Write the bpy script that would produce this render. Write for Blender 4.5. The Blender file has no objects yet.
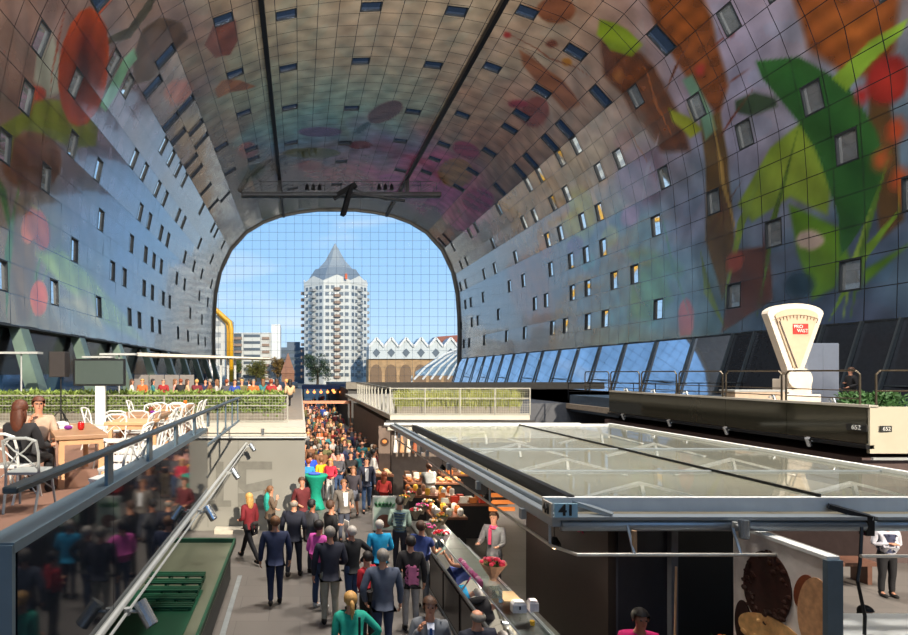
import bpy, bmesh, math, random
from mathutils import Vector, Matrix, noise as mnoise
import numpy as np
PI = math.pi
R = math.radians
C = bpy.context.scene.collection
SC = bpy.context.scene

# ------------------------------------------------------------------ camera
cam_d = bpy.data.cameras.new('camera')
cam = bpy.data.objects.new('camera', cam_d); C.objects.link(cam)
cam.location = (0, 0, 4.7); cam.rotation_euler = (R(90), 0, 0)
cam_d.sensor_width = 36; cam_d.lens = 36 * 570 / 908
cam_d.shift_x = (454 - 300) / 908; cam_d.shift_y = (373 - 317.5) / 908
cam_d.clip_start = 0.1; cam_d.clip_end = 2000
SC.camera = cam

# ------------------------------------------------------------------ sky
world = bpy.data.worlds.new('sky'); SC.world = world; world.use_nodes = True
nt = world.node_tree; nt.nodes.clear()
tc_ = nt.nodes.new('ShaderNodeTexCoord'); sx_ = nt.nodes.new('ShaderNodeSeparateXYZ'); nt.links.new(tc_.outputs['Generated'], sx_.inputs[0])
sky = nt.nodes.new('ShaderNodeValToRGB'); nt.links.new(sx_.outputs[2], sky.inputs[0])
for k_, (pos_, col_) in enumerate(((0.0, (.50, .62, .74)), (.06, (.46, .62, .80)), (.16, (.32, .52, .78)), (.34, (.22, .43, .72)), (1.0, (.10, .25, .56)))):
    e_ = sky.color_ramp.elements[k_] if k_ < 2 else sky.color_ramp.elements.new(pos_)
    e_.position = pos_; e_.color = col_ + (1,)
cl_ = nt.nodes.new('ShaderNodeTexNoise'); cl_.inputs['Scale'].default_value = 3.2; cl_.inputs['Detail'].default_value = 5
mp_ = nt.nodes.new('ShaderNodeMapping'); mp_.inputs['Scale'].default_value = (1, 1, 5); nt.links.new(tc_.outputs['Generated'], mp_.inputs[0]); nt.links.new(mp_.outputs[0], cl_.inputs['Vector'])
cr_ = nt.nodes.new('ShaderNodeMapRange'); cr_.inputs[1].default_value = .56; cr_.inputs[2].default_value = .78; cr_.inputs[4].default_value = .45; nt.links.new(cl_.outputs['Fac'], cr_.inputs[0])
cm_ = nt.nodes.new('ShaderNodeMix'); cm_.data_type = 'RGBA'; cm_.inputs[7].default_value = (.80, .76, .76, 1)
nt.links.new(cr_.outputs[0], cm_.inputs[0]); nt.links.new(sky.outputs[0], cm_.inputs[6])
bg = nt.nodes.new('ShaderNodeBackground'); bg.inputs[1].default_value = 0.80
wo = nt.nodes.new('ShaderNodeOutputWorld')
nt.links.new(cm_.outputs[2], bg.inputs[0]); nt.links.new(bg.outputs[0], wo.inputs[0])

# ------------------------------------------------------------------ sun
sun_d = bpy.data.lights.new('sun', 'SUN'); sun_d.energy = 2.5; sun_d.angle = R(0.6); sun_d.color = (1.0, 0.86, 0.68)
sun = bpy.data.objects.new('sun', sun_d); C.objects.link(sun)
sun.rotation_euler = Vector((-0.62, 2.7, -1.0)).to_track_quat('-Z', 'Y').to_euler()

# added fill lights: two under the crown, two above the unseen rear block
for x, y, z, e, w, d in ((2, 10, 31, 3200, 3, (0, 0, -1)), (11, 16, 31, 3200, 3, (0, 0, -1)), (1, -4, 8.5, 6200, 3, (0, .8, 1)), (12, -4, 8.5, 6200, 3, (0, .8, 1))):
    ld = bpy.data.lights.new('fill_light', 'AREA'); ld.energy = e; ld.size = w; ld.color = (1.0, 0.93, 0.84); ld.spread = R(100) if z < 10 else R(180)
    lo = bpy.data.objects.new('fill_light', ld); C.objects.link(lo); lo.location = (x, y, z); lo.rotation_euler = Vector(d).to_track_quat('-Z', 'Y').to_euler()

vs = SC.view_settings
SC.display_settings.display_device = 'sRGB'
vs.view_transform = 'Standard'; vs.look = 'None'; vs.exposure = 1.3; vs.gamma = 1.0; vs.use_curve_mapping = False
SC.cycles.max_bounces = 8; SC.cycles.diffuse_bounces = 4; SC.cycles.glossy_bounces = 4; SC.cycles.transparent_max_bounces = 12
SC.cycles.sample_clamp_indirect = 6.0; SC.cycles.use_denoising = True
SC.cycles.caustics_reflective = False; SC.cycles.caustics_refractive = False

# ------------------------------------------------------------------ materials
def lin(c):
    return tuple((v / 255 / 12.92) if v / 255 <= 0.04045 else ((v / 255 + 0.055) / 1.055) ** 2.4 for v in c[:3])

MATS = {}
def mat(name, rgb, rough=0.6, metal=0.0, var=0.12, scale=6.0, bump=0.0, alpha=1.0, emit=None, es=1.0, coat=0.0, ior=1.5):
    if name in MATS: return MATS[name]
    m = bpy.data.materials.new(name); m.use_nodes = True
    n = m.node_tree.nodes; l = m.node_tree.links
    b = n['Principled BSDF']
    c = lin(rgb)
    tc = n.new('ShaderNodeTexCoord'); nz = n.new('ShaderNodeTexNoise'); nz.inputs['Scale'].default_value = scale
    nz.inputs['Detail'].default_value = 3
    l.new(tc.outputs['Object'], nz.inputs['Vector'])
    cr = n.new('ShaderNodeValToRGB')
    cr.color_ramp.elements[0].position = 0.3; cr.color_ramp.elements[1].position = 0.7
    cr.color_ramp.elements[0].color = tuple(v * (1 - var) for v in c) + (1,)
    cr.color_ramp.elements[1].color = tuple(min(1, v * (1 + var)) for v in c) + (1,)
    l.new(nz.outputs['Fac'], cr.inputs[0]); l.new(cr.outputs[0], b.inputs['Base Color'])
    b.inputs['Roughness'].default_value = rough; b.inputs['Metallic'].default_value = metal
    b.inputs['IOR'].default_value = ior
    b.inputs['Alpha'].default_value = alpha
    b.inputs['Coat Weight'].default_value = coat
    if bump:
        bp = n.new('ShaderNodeBump'); bp.inputs['Strength'].default_value = bump; bp.inputs['Distance'].default_value = 0.02
        l.new(nz.outputs['Fac'], bp.inputs['Height']); l.new(bp.outputs[0], b.inputs['Normal'])
    if emit:
        b.inputs['Emission Color'].default_value = lin(emit) + (1,); b.inputs['Emission Strength'].default_value = es
    MATS[name] = m
    return m

def glass(name, tr, gl=(1, 1, 1), fac=0.06, rough=0.02, ior=1.45):
    """thin pane: tinted see-through mixed with a Fresnel reflection"""
    if name in MATS: return MATS[name]
    m = bpy.data.materials.new(name); m.use_nodes = True
    n = m.node_tree.nodes; l = m.node_tree.links; n.clear()
    o = n.new('ShaderNodeOutputMaterial'); t = n.new('ShaderNodeBsdfTransparent'); g = n.new('ShaderNodeBsdfGlossy')
    t.inputs[0].default_value = tuple(tr) + (1,); g.inputs[0].default_value = tuple(gl) + (1,); g.inputs['Roughness'].default_value = rough
    f = n.new('ShaderNodeFresnel'); f.inputs[0].default_value = ior
    a = n.new('ShaderNodeMath'); a.operation = 'ADD'; a.inputs[1].default_value = fac; a.use_clamp = True
    mx = n.new('ShaderNodeMixShader')
    l.new(f.outputs[0], a.inputs[0]); l.new(a.outputs[0], mx.inputs[0]); l.new(t.outputs[0], mx.inputs[1]); l.new(g.outputs[0], mx.inputs[2])
    l.new(mx.outputs[0], o.inputs[0])
    MATS[name] = m
    return m

# ------------------------------------------------------------------ mesh builder
class MB:
    def __init__(s): s.v = []; s.f = []
    def add(s, vs_, fs):
        k = len(s.v); s.v += [tuple(v) for v in vs_]; s.f += [tuple(i + k for i in f) for f in fs]; return s
    def box(s, x0, x1, y0, y1, z0, z1):
        return s.add([(x0,y0,z0),(x1,y0,z0),(x1,y1,z0),(x0,y1,z0),(x0,y0,z1),(x1,y0,z1),(x1,y1,z1),(x0,y1,z1)],
                     [(0,3,2,1),(4,5,6,7),(0,1,5,4),(1,2,6,5),(2,3,7,6),(3,0,4,7)])
    def bar(s, a, b, w, h=None, up=(0,0,1)):
        """rectangular bar from a to b"""
        a = Vector(a); b = Vector(b); h = h or w; d = (b - a).normalized(); u = Vector(up)
        if abs(d.dot(u)) > .99: u = Vector((0, 1, 0))
        sx = d.cross(u).normalized() * w / 2; sz = sx.cross(d).normalized() * h / 2
        vs_ = [p + i * sx + j * sz for p in (a, b) for i, j in ((-1,-1),(1,-1),(1,1),(-1,1))]
        return s.add(vs_, [(3,2,1,0),(4,5,6,7),(0,1,5,4),(1,2,6,5),(2,3,7,6),(3,0,4,7)])
    def tube(s, pts, r, n=8, cap=True):
        pts = [Vector(p) for p in pts]; rr = r if isinstance(r, (list, tuple)) else [r] * len(pts)
        rings = []; prev = None
        for i, p in enumerate(pts):
            if i == 0: d = pts[1] - p
            elif i == len(pts) - 1: d = p - pts[i-1]
            else: d = (pts[i+1] - p).normalized() + (p - pts[i-1]).normalized()
            d.normalize()
            if prev is None:
                u = Vector((0,0,1)) if abs(d.z) < .9 else Vector((1,0,0)); prev = d.cross(u).normalized()
            a = (prev - d * prev.dot(d)).normalized(); b = d.cross(a); prev = a
            rings.append([p + rr[i] * (a * math.cos(2*PI*k/n) + b * math.sin(2*PI*k/n)) for k in range(n)])
        vs_ = [v for r_ in rings for v in r_]; fs = []
        for i in range(len(rings) - 1):
            for k in range(n):
                fs.append((i*n+k, i*n+(k+1)%n, (i+1)*n+(k+1)%n, (i+1)*n+k))
        if cap: fs += [tuple(range(n))[::-1], tuple((len(rings)-1)*n + k for k in range(n))]
        return s.add(vs_, fs)
    def lathe(s, c, prof, n=16, axis='z'):
        rings = []
        for r, z in prof:
            for k in range(n):
                a = 2*PI*k/n
                if axis == 'z': rings.append((c[0]+r*math.cos(a), c[1]+r*math.sin(a), c[2]+z))
                elif axis == 'y': rings.append((c[0]+r*math.cos(a), c[1]+z, c[2]+r*math.sin(a)))
                else: rings.append((c[0]+z, c[1]+r*math.cos(a), c[2]+r*math.sin(a)))
        fs = []
        for i in range(len(prof)-1):
            for k in range(n): fs.append((i*n+k, i*n+(k+1)%n, (i+1)*n+(k+1)%n, (i+1)*n+k))
        fs += [tuple(range(n))[::-1], tuple((len(prof)-1)*n+k for k in range(n))]
        return s.add(rings, fs)
    def ball(s, c, r, n=10, m=7, sc=(1,1,1)):
        vs_ = [(c[0], c[1], c[2]-r*sc[2])]
        for i in range(1, m):
            t = PI*i/m - PI/2
            for k in range(n):
                a = 2*PI*k/n
                vs_.append((c[0]+r*sc[0]*math.cos(t)*math.cos(a), c[1]+r*sc[1]*math.cos(t)*math.sin(a), c[2]+r*sc[2]*math.sin(t)))
        vs_.append((c[0], c[1], c[2]+r*sc[2])); fs = []; L = len(vs_)-1
        for k in range(n):
            fs.append((0, 1+(k+1)%n, 1+k)); fs.append((L, 1+(m-2)*n+k, 1+(m-2)*n+(k+1)%n))
            for i in range(m-2): fs.append((1+i*n+k, 1+i*n+(k+1)%n, 1+(i+1)*n+(k+1)%n, 1+(i+1)*n+k))
        return s.add(vs_, fs)
    def prism(s, poly, d0, d1, plane='xz'):
        """extrude a 2-D polygon; plane xz -> along y, yz -> along x, xy -> along z"""
        def P(p, d): return (p[0], d, p[1]) if plane == 'xz' else ((d, p[0], p[1]) if plane == 'yz' else (p[0], p[1], d))
        n = len(poly); vs_ = [P(p, d0) for p in poly] + [P(p, d1) for p in poly]
        fs = [tuple(range(n)), tuple(range(n, 2*n))[::-1]] + [(i, n+i, n+(i+1)%n, (i+1)%n) for i in range(n)]
        return s.add(vs_, fs)
    def leaf(s, p, d, L, w, up=(0,0,1)):
        p = Vector(p); d = Vector(d).normalized(); u = Vector(up)
        if abs(d.dot(u)) > .95: u = Vector((1,0,0))
        sx = d.cross(u).normalized()*w/2
        return s.add([p, p+d*L*.45+sx, p+d*L, p+d*L*.45-sx], [(0,1,2,3)])
    def mesh(s, name, smooth=False, bevel=0):
        m = bpy.data.meshes.new(name); m.from_pydata(s.v, [], s.f); m.validate()
        bm = bmesh.new(); bm.from_mesh(m); bmesh.ops.recalc_face_normals(bm, faces=bm.faces)
        if bevel: bmesh.ops.bevel(bm, geom=list(bm.edges), offset=bevel, segments=1, affect='EDGES')
        bm.to_mesh(m); bm.free()
        if smooth: m.shade_smooth()
        m.update(); return m
    def build(s, name, material, parent=None, smooth=False, bevel=0):
        m = s.mesh(name, smooth, bevel); m.materials.append(material)
        o = bpy.data.objects.new(name, m); C.objects.link(o)
        if parent: o.parent = parent
        return o

def tag(o, label=None, cat=None, group=None, kind=None):
    if label: o['label'] = label
    if cat: o['category'] = cat
    if group: o['group'] = group
    if kind: o['kind'] = kind
    return o
def empty(name, loc, rz=0, label=None, cat=None, group=None):
    o = bpy.data.objects.new(name, None); C.objects.link(o); o.location = loc; o.rotation_euler = (0, 0, rz); o.empty_display_size = .1
    return tag(o, label, cat, group)
def S(o): o['kind'] = 'structure'; return o
def kids(o): return KIDS.get(o.name) or list(o.children)
KIDS = {}
def copy_tree(o, parent=None):
    c = o.copy(); C.objects.link(c); c.parent = parent
    for ch in o.children: copy_tree(ch, c)
    return c
def text_mesh(s, size, material, name, parent, loc, rot, extrude=0.01, align='CENTER', bold=0.0):
    cu = bpy.data.curves.new(name, 'FONT'); cu.body = s; cu.size = size; cu.extrude = extrude; cu.align_x = align; cu.align_y = 'CENTER'; cu.offset = bold
    t = bpy.data.objects.new(name, cu); C.objects.link(t)
    bpy.context.view_layer.update()
    me = bpy.data.meshes.new_from_object(t.evaluated_get(bpy.context.evaluated_depsgraph_get()))
    bpy.data.objects.remove(t); bpy.data.curves.remove(cu)
    me.materials.clear(); me.materials.append(material)
    o = bpy.data.objects.new(name, me); C.objects.link(o); o.parent = parent; o.location = loc; o.rotation_euler = rot
    return o

# ------------------------------------------------------------------ vault
HALF = [(22.0,7.3),(22.1,11),(22.0,15),(21.7,19),(20.9,22.8),(19.0,26.8),(16.2,29.9),(13.2,31.7),(10.2,32.8),(6.8,33.5),(3.4,33.9)]
CX = 6.55; Y0 = -22.0; NY = 78; DY = 124 / NY; YEND = Y0 + 124
PROF = [(CX-o, z) for o, z in HALF] + [(CX, 34.0)] + [(CX+o, z) for o, z in HALF[::-1]]
def _resample(pl, n):
    L = [0]
    for a, b in zip(pl, pl[1:]): L.append(L[-1]+math.dist(a, b))
    out = []
    for k in range(n+1):
        t = L[-1]*k/n; j = max(i for i in range(len(L)-1) if L[i] <= t+1e-9); u = (t-L[j])/(L[j+1]-L[j])
        out.append((pl[j][0]+(pl[j+1][0]-pl[j][0])*u, pl[j][1]+(pl[j+1][1]-pl[j][1])*u))
    return out
NODES = _resample(PROF[:6], 12)[:-1]
for a, b in zip(PROF[5:-6], PROF[6:-5]): NODES += _resample([a, b], 2)[:-1]
NODES += _resample(PROF[-6:], 12)
STRIPS = []; _s = 0
for p, q in zip(NODES, NODES[1:]):
    STRIPS.append((p, q, _s, _s+math.dist(p, q))); _s += math.dist(p, q)
WIN_CELLS = [(1,32),(1,36),(1,41),(1,46),(1,48),(1,51),(1,53),(1,59),(1,63),(1,68),(1,72),(3,38),(3,43),(3,45),(3,49),(3,51),(3,54),(3,56),(3,64),(3,70),(5,32),(5,35),(5,41),(5,46),(5,49),(5,51),(5,53),(5,58),(5,61),(5,68),(5,73),(7,33),(7,37),(7,40),(7,47),(7,49),(7,52),(7,54),(7,60),(7,64),(7,68),(7,74),(9,33),(9,36),(9,44),(9,46),(9,49),(9,51),(9,55),(9,57),(9,64),(9,71),(11,38),(11,40),(11,47),(11,49),(11,51),(11,53),(11,60),(11,66),(11,68),(11,73),(12,35),(12,42),(12,46),(12,48),(12,52),(12,54),(12,58),(12,62),(13,41),(13,46),(13,49),(13,51),(13,63),(14,54),(14,59),(16,41),(16,46),(16,51),(16,57),(16,59),(19,42),(19,47),(19,52),(19,58),(19,69),(23,42),(23,47),(23,53),(23,59),(23,63),(23,69),(27,42),(27,47),(27,53),(27,58),(28,64),(30,41),(30,46),(30,52),(30,57),(30,60),(30,63),(33,42),(33,46),(33,49),(33,51),(33,55),(33,59),(33,63),(35,38),(35,43),(35,47),(35,49),(35,52),(35,54),(35,58),(35,74),(35,76),(36,33),(36,35),(36,41),(36,47),(36,49),(36,52),(36,54),(36,60),(36,66),(36,68),(36,74),(38,30),(38,38),(38,44),(38,46),(38,50),(38,52),(38,55),(38,57),(38,64),(38,72),(38,74),(40,33),(40,36),(40,41),(40,47),(40,49),(40,52),(40,54),(40,60),(40,65),(40,68),(40,74),(40,76),(42,32),(42,38),(42,42),(42,47),(42,49),(42,51),(42,54),(42,59),(42,62),(42,69),(42,73),(42,75),(44,30),(44,35),(44,44),(44,46),(44,49),(44,51),(44,55),(44,57),(44,65),(44,71),(44,73),(44,77),(46,32),(46,37),(46,42),(46,47),(46,49),(46,52),(46,54),(46,59),(46,63),(46,69),(46,74),(46,76)]
MURAL_WASH = [(40.2,47.3,9.0,156,135,114),(34.6,52.5,7.0,147,141,117),(46.3,51.2,7.0,155,140,116),(49.2,46.1,6.0,147,135,111),(41.8,61.1,6.0,127,160,145),(35.8,65.3,5.0,110,155,146),(47.3,60.3,5.0,137,155,134),(32.2,45.8,6.0,147,141,114),(29.6,55.7,5.0,122,147,122),(34.6,73.0,5.0,100,130,157),(40.9,71.7,5.0,116,134,161),(45.1,74.5,5.0,135,108,147),(53.3,81.1,6.0,203,77,143),(39.0,82.1,5.0,189,99,105),(33.1,82.2,6.0,118,103,94),(55.7,78.2,5.0,203,92,122),(55.4,61.2,6.0,164,110,83),(51.2,58.8,6.0,157,127,100),(57.1,51.9,7.0,159,118,112),(53.3,50.0,6.0,147,138,117),(56.8,47.2,6.0,153,135,111),(57.6,42.3,6.0,128,92,74),(65.9,36.7,7.0,134,128,161),(71.3,40.3,7.0,122,125,170),(71.9,36.7,5.0,112,116,136),(66.9,45.9,6.0,100,74,64),(65.6,51.2,6.0,150,136,118),(65.8,59.2,6.0,148,122,92),(66.0,70.2,7.0,130,104,84),(72.8,67.5,7.0,132,84,56),(74.5,81.3,7.0,92,92,96),(78.1,90.7,7.0,86,88,92),(72.0,55.7,6.0,104,120,130),(78.0,54.4,6.0,72,110,120),(78.8,48.0,6.0,70,130,120),(76.5,42.9,6.0,74,110,130),(81.1,41.8,5.0,84,120,116),(79.1,62.8,6.0,76,96,110),(80.2,37.1,5.0,60,80,100),(80.2,32.6,5.0,50,62,90),(69.3,28.5,6.0,96,84,84),(73.2,27.5,5.0,70,110,140),(16.0,29.8,8.0,104,84,78),(16.8,32.9,7.0,112,94,88),(21.5,38.5,7.0,110,92,86),(25.2,41.6,7.0,114,100,84),(23.4,44.8,6.0,118,80,66),(25.2,50.0,5.0,110,100,80),(24.5,59.5,5.0,128,106,88),(19.9,47.6,6.0,104,84,90),(15.7,42.7,6.0,112,92,112),(12.1,30.7,6.0,96,60,40),(8.7,30.2,6.0,80,58,40),(10.8,39.4,8.0,92,104,140),(12.7,50.1,9.0,84,108,150),(6.6,36.8,7.0,104,110,120),(5.8,46.5,8.0,74,104,146),(6.0,58.9,8.0,92,108,128),(11.7,72.0,8.0,112,112,116),(6.3,80.2,9.0,112,110,106),(3.0,34.0,6.0,120,110,70),(1.4,31.5,6.0,120,100,60),(2.1,42.1,6.0,120,122,90),(22.8,75.3,6.0,128,110,92),(2.2,63.1,7.0,110,112,108)]
MURAL_SHAPES = [  # mural washes and outlines taken from image pixels, projected onto the vault
([(58.1,43.2),(60.9,41.2),(65.1,41.0),(69.0,40.8),(67.9,43.8),(64.0,45.1),(60.3,45.3)],(104,54,22),(78,44,26),0.5,1),
([(58.0,37.6),(60.6,34.8),(63.7,35.8),(66.5,36.3),(68.0,37.8),(65.1,38.9),(61.5,39.4)],(126,64,22),(92,48,22),0.4,1),
([(64.1,30.6),(67.3,26.2),(69.7,26.9),(70.4,28.1),(69.3,29.5),(67.3,30.9)],(132,70,24),(96,46,18),0.4,1),
([(70.7,28.3),(70.5,27.5),(74.3,27.2),(77.7,27.0),(78.4,28.1),(73.8,28.6)],(92,66,34),(70,50,28),0.25,0),
([(74.0,37.1),(71.4,34.3),(70.8,32.1),(74.2,30.5),(76.4,30.9),(74.7,33.2),(75.4,36.0)],(122,142,40),(96,124,34),0.25,0),
([(67.3,39.3),(67.7,37.5),(71.5,37.7),(76.2,37.5),(80.0,38.6),(75.6,40.2)],(88,66,34),(88,66,34),0.25,0),
([(75.1,33.3),(77.3,30.2),(80.7,29.2),(78.9,26.8),(80.9,31.8),(78.0,32.8)],(104,140,18),(60,104,22),0.25,0),
([(76.9,37.5),(77.2,34.8),(80.5,34.5),(82.2,38.6),(79.4,38.1)],(84,46,36),(84,46,36),0.25,0),
([(57.1,41.5),(59.1,40.7),(60.6,40.6),(60.7,42.0),(59.2,43.1),(57.7,42.9)],(112,136,20),(112,136,20),0.25,0),
([(65.4,41.6),(66.9,40.1),(68.1,39.3),(68.2,40.5),(66.4,41.7)],(130,140,20),(130,140,20),0.25,0),
([(64.4,39.4),(64.5,38.5),(68.6,38.1),(68.9,39.2)],(90,130,110),(90,130,110),0.25,0),
([(66.2,34.0),(67.4,31.5),(70.0,29.4),(73.0,28.1),(74.8,27.8),(76.8,28.5),(78.2,29.6),(78.8,30.2),(76.6,30.3),(72.7,31.4),(69.5,32.9),(67.3,34.0)],(22,66,28),(44,92,38),0.12,0),
([(69.4,30.0),(68.7,27.9),(68.7,26.1),(69.2,26.5),(69.7,28.0),(70.4,29.4)],(104,140,34),(104,140,34),0.12,0),
([(71.6,26.6),(71.9,26.8),(72.0,27.2),(72.0,27.5),(71.8,27.9),(71.5,28.2),(71.0,28.4),(70.5,28.4),(70.1,28.2),(69.8,27.9),(69.7,27.5),(69.8,27.2),(70.0,26.8),(70.3,26.6),(70.7,26.5),(71.2,26.5)],(150,34,26),(110,24,22),0.3,0),
([(67.6,36.2),(67.8,34.7),(68.8,33.4),(69.3,33.4),(69.0,35.3),(68.3,36.3)],(44,62,44),(44,62,44),0.25,0),
([(63.8,34.2),(64.0,34.4),(64.1,34.6),(64.1,34.8),(64.0,35.0),(63.8,35.1),(63.6,35.2),(63.4,35.2),(63.2,35.2),(63.0,35.0),(62.9,34.8),(62.9,34.6),(63.0,34.4),(63.2,34.3),(63.4,34.2),(63.6,34.2)],(92,28,22),(92,28,22),0.25,0),
([(81.1,41.4),(81.7,41.4),(82.2,41.6),(82.2,42.8),(81.6,43.0),(81.0,43.1),(80.3,43.1),(79.8,42.9),(79.5,42.6),(79.4,42.3),(79.6,41.9),(80.0,41.6),(80.5,41.4)],(170,74,70),(170,74,70),0.25,0),
([(77.4,42.6),(77.6,43.0),(77.5,43.8),(77.2,45.0),(76.7,46.4),(76.1,47.8),(75.4,48.9),(74.8,49.6),(74.4,49.7),(74.2,49.2),(74.4,48.2),(74.8,46.8),(75.4,45.4),(76.0,44.2),(76.6,43.2),(77.1,42.7)],(74,120,84),(74,120,84),0.8,0),
([(76.1,49.1),(76.5,45.3),(79.3,43.9),(80.8,46.6),(80.2,49.7)],(70,124,70),(70,124,70),0.8,0),
([(69.9,54.1),(70.8,54.7),(71.4,55.5),(71.6,56.7),(71.5,58.1),(71.0,59.4),(70.1,60.5),(69.1,60.9),(68.1,60.8),(67.2,60.0),(66.7,58.7),(66.5,57.3),(66.7,56.1),(67.3,55.1),(68.1,54.3),(69.0,54.0)],(140,140,70),(140,140,70),1.2,0),
([(69.7,43.9),(70.5,44.4),(71.2,45.2),(71.4,46.2),(71.3,47.4),(70.7,48.7),(69.8,49.5),(68.7,49.9),(67.6,49.8),(66.7,49.0),(66.1,47.9),(66.0,46.7),(66.3,45.6),(66.8,44.7),(67.7,44.1),(68.7,43.8)],(116,92,112),(116,92,112),1.2,0),
([(77.7,31.1),(77.9,31.2),(78.0,31.4),(78.1,31.7),(78.1,32.0),(77.9,32.3),(77.8,32.6),(77.5,32.8),(77.3,32.9),(77.1,32.8),(76.9,32.6),(76.9,32.3),(76.9,32.0),(77.1,31.6),(77.3,31.4),(77.5,31.2)],(170,150,140),(170,150,140),0.25,0),
([(80.1,31.7),(80.3,31.8),(80.5,32.0),(80.6,32.3),(80.6,32.6),(80.5,33.0),(80.3,33.3),(80.1,33.5),(79.8,33.6),(79.5,33.5),(79.3,33.3),(79.2,33.0),(79.2,32.6),(79.3,32.3),(79.5,32.0),(79.8,31.8)],(28,54,72),(28,54,72),0.5,0),
([(74.7,65.4),(76.5,64.5),(78.0,64.5),(79.1,65.3),(79.6,67.0),(79.4,69.3),(78.4,72.1),(76.8,74.8),(74.7,77.0),(72.5,78.0),(70.7,77.8),(69.6,76.0),(69.3,73.7),(69.9,71.3),(71.1,69.0),(72.8,66.9)],(140,74,30),(140,74,30),1.5,0),
([(53.5,48.4),(56.2,49.0),(59.4,49.3),(60.6,49.6),(60.2,51.7),(57.6,51.7),(54.6,50.2)],(134,80,48),(134,80,48),0.3,0),
([(55.3,41.9),(55.4,42.4),(55.4,42.9),(55.1,43.5),(54.7,44.0),(54.1,44.2),(53.6,44.1),(53.1,43.8),(52.8,43.4),(52.7,42.9),(52.8,42.3),(53.1,41.9),(53.5,41.5),(54.0,41.4),(54.5,41.4),(55.0,41.6)],(116,66,40),(116,66,40),0.25,0),
([(55.8,45.8),(55.8,45.9),(55.8,46.1),(55.7,46.3),(55.6,46.5),(55.5,46.6),(55.3,46.6),(55.1,46.6),(55.0,46.5),(55.0,46.3),(55.0,46.1),(55.1,45.9),(55.2,45.7),(55.4,45.6),(55.5,45.6),(55.7,45.7)],(110,60,44),(110,60,44),0.25,0),
([(57.6,46.7),(57.7,46.9),(57.7,47.1),(57.6,47.3),(57.5,47.4),(57.4,47.5),(57.2,47.5),(57.1,47.4),(57.0,47.3),(56.9,47.1),(56.9,46.9),(57.0,46.7),(57.1,46.6),(57.2,46.5),(57.4,46.5),(57.5,46.6)],(170,110,30),(170,110,30),0.25,0),
([(52.2,47.0),(52.2,47.1),(52.2,47.3),(52.1,47.4),(52.0,47.5),(51.9,47.5),(51.8,47.5),(51.7,47.4),(51.6,47.3),(51.6,47.2),(51.6,47.0),(51.6,46.9),(51.7,46.8),(51.9,46.8),(52.0,46.8),(52.1,46.9)],(140,40,36),(140,40,36),0.25,0),
([(59.4,54.4),(59.5,55.4),(59.3,56.4),(59.0,57.1),(58.5,57.6),(57.9,57.6),(57.4,57.0),(57.0,56.1),(56.8,55.1),(56.8,54.2),(57.0,53.4),(57.3,52.8),(57.8,52.6),(58.3,52.7),(58.8,53.0),(59.2,53.6)],(126,66,56),(126,66,56),0.25,0),
([(57.1,54.6),(57.1,54.8),(57.1,55.2),(56.9,55.6),(56.6,55.9),(56.3,56.2),(56.0,56.4),(55.7,56.4),(55.6,56.2),(55.5,56.0),(55.6,55.6),(55.8,55.2),(56.1,54.8),(56.4,54.6),(56.7,54.4),(56.9,54.4)],(140,50,60),(140,50,60),0.25,0),
([(57.5,72.7),(57.9,74.4),(57.9,76.2),(57.6,78.0),(57.0,79.5),(56.2,80.3),(55.2,80.4),(54.4,79.5),(53.7,77.9),(53.4,76.0),(53.5,74.2),(53.9,72.7),(54.5,71.7),(55.3,71.1),(56.2,71.0),(56.9,71.6)],(178,124,56),(150,96,56),0.3,0),
([(56.6,68.0),(56.6,68.8),(56.3,69.6),(55.9,70.2),(55.2,70.6),(54.6,70.7),(54.0,70.3),(53.5,69.6),(53.3,68.8),(53.3,68.0),(53.6,67.3),(54.1,66.9),(54.7,66.7),(55.3,66.7),(55.9,66.8),(56.3,67.3)],(150,56,76),(150,56,76),0.4,0),
([(61.8,74.1),(62.2,75.2),(62.3,76.8),(62.1,78.5),(61.6,80.2),(60.9,81.5),(60.1,82.3),(59.4,82.3),(58.8,81.5),(58.5,80.2),(58.5,78.5),(58.7,76.7),(59.3,75.2),(59.9,74.0),(60.6,73.4),(61.3,73.4)],(150,50,96),(150,50,96),0.5,0),
([(45.7,61.6),(45.9,62.4),(45.8,63.5),(45.4,64.7),(44.9,65.7),(44.2,66.5),(43.5,66.8),(42.9,66.6),(42.5,65.9),(42.3,65.0),(42.5,63.9),(42.9,62.8),(43.5,61.9),(44.1,61.3),(44.8,61.0),(45.3,61.1)],(104,78,74),(104,78,74),0.25,0),
([(42.8,66.5),(42.9,66.9),(42.8,67.4),(42.6,68.1),(42.3,68.8),(42.0,69.4),(41.7,69.8),(41.4,69.9),(41.2,69.8),(41.2,69.4),(41.3,68.8),(41.5,68.1),(41.8,67.5),(42.1,66.9),(42.4,66.5),(42.7,66.4)],(70,90,96),(70,90,96),0.25,0),
([(40.0,75.8),(39.7,76.5),(38.9,77.0),(37.7,77.3),(36.2,76.9),(34.8,76.3),(33.6,75.4),(32.8,74.4),(32.5,73.6),(32.8,73.2),(33.6,73.0),(34.8,73.2),(36.2,73.5),(37.6,74.0),(38.8,74.5),(39.6,75.1)],(94,100,60),(94,100,60),0.3,0),
([(38.0,80.4),(37.9,81.2),(37.5,81.7),(36.8,81.9),(36.1,81.8),(35.3,81.4),(34.6,80.8),(34.2,80.0),(34.0,79.1),(34.2,78.5),(34.6,78.1),(35.2,77.9),(36.0,77.9),(36.7,78.3),(37.4,78.9),(37.8,79.7)],(160,80,72),(160,80,72),0.3,0),
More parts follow.
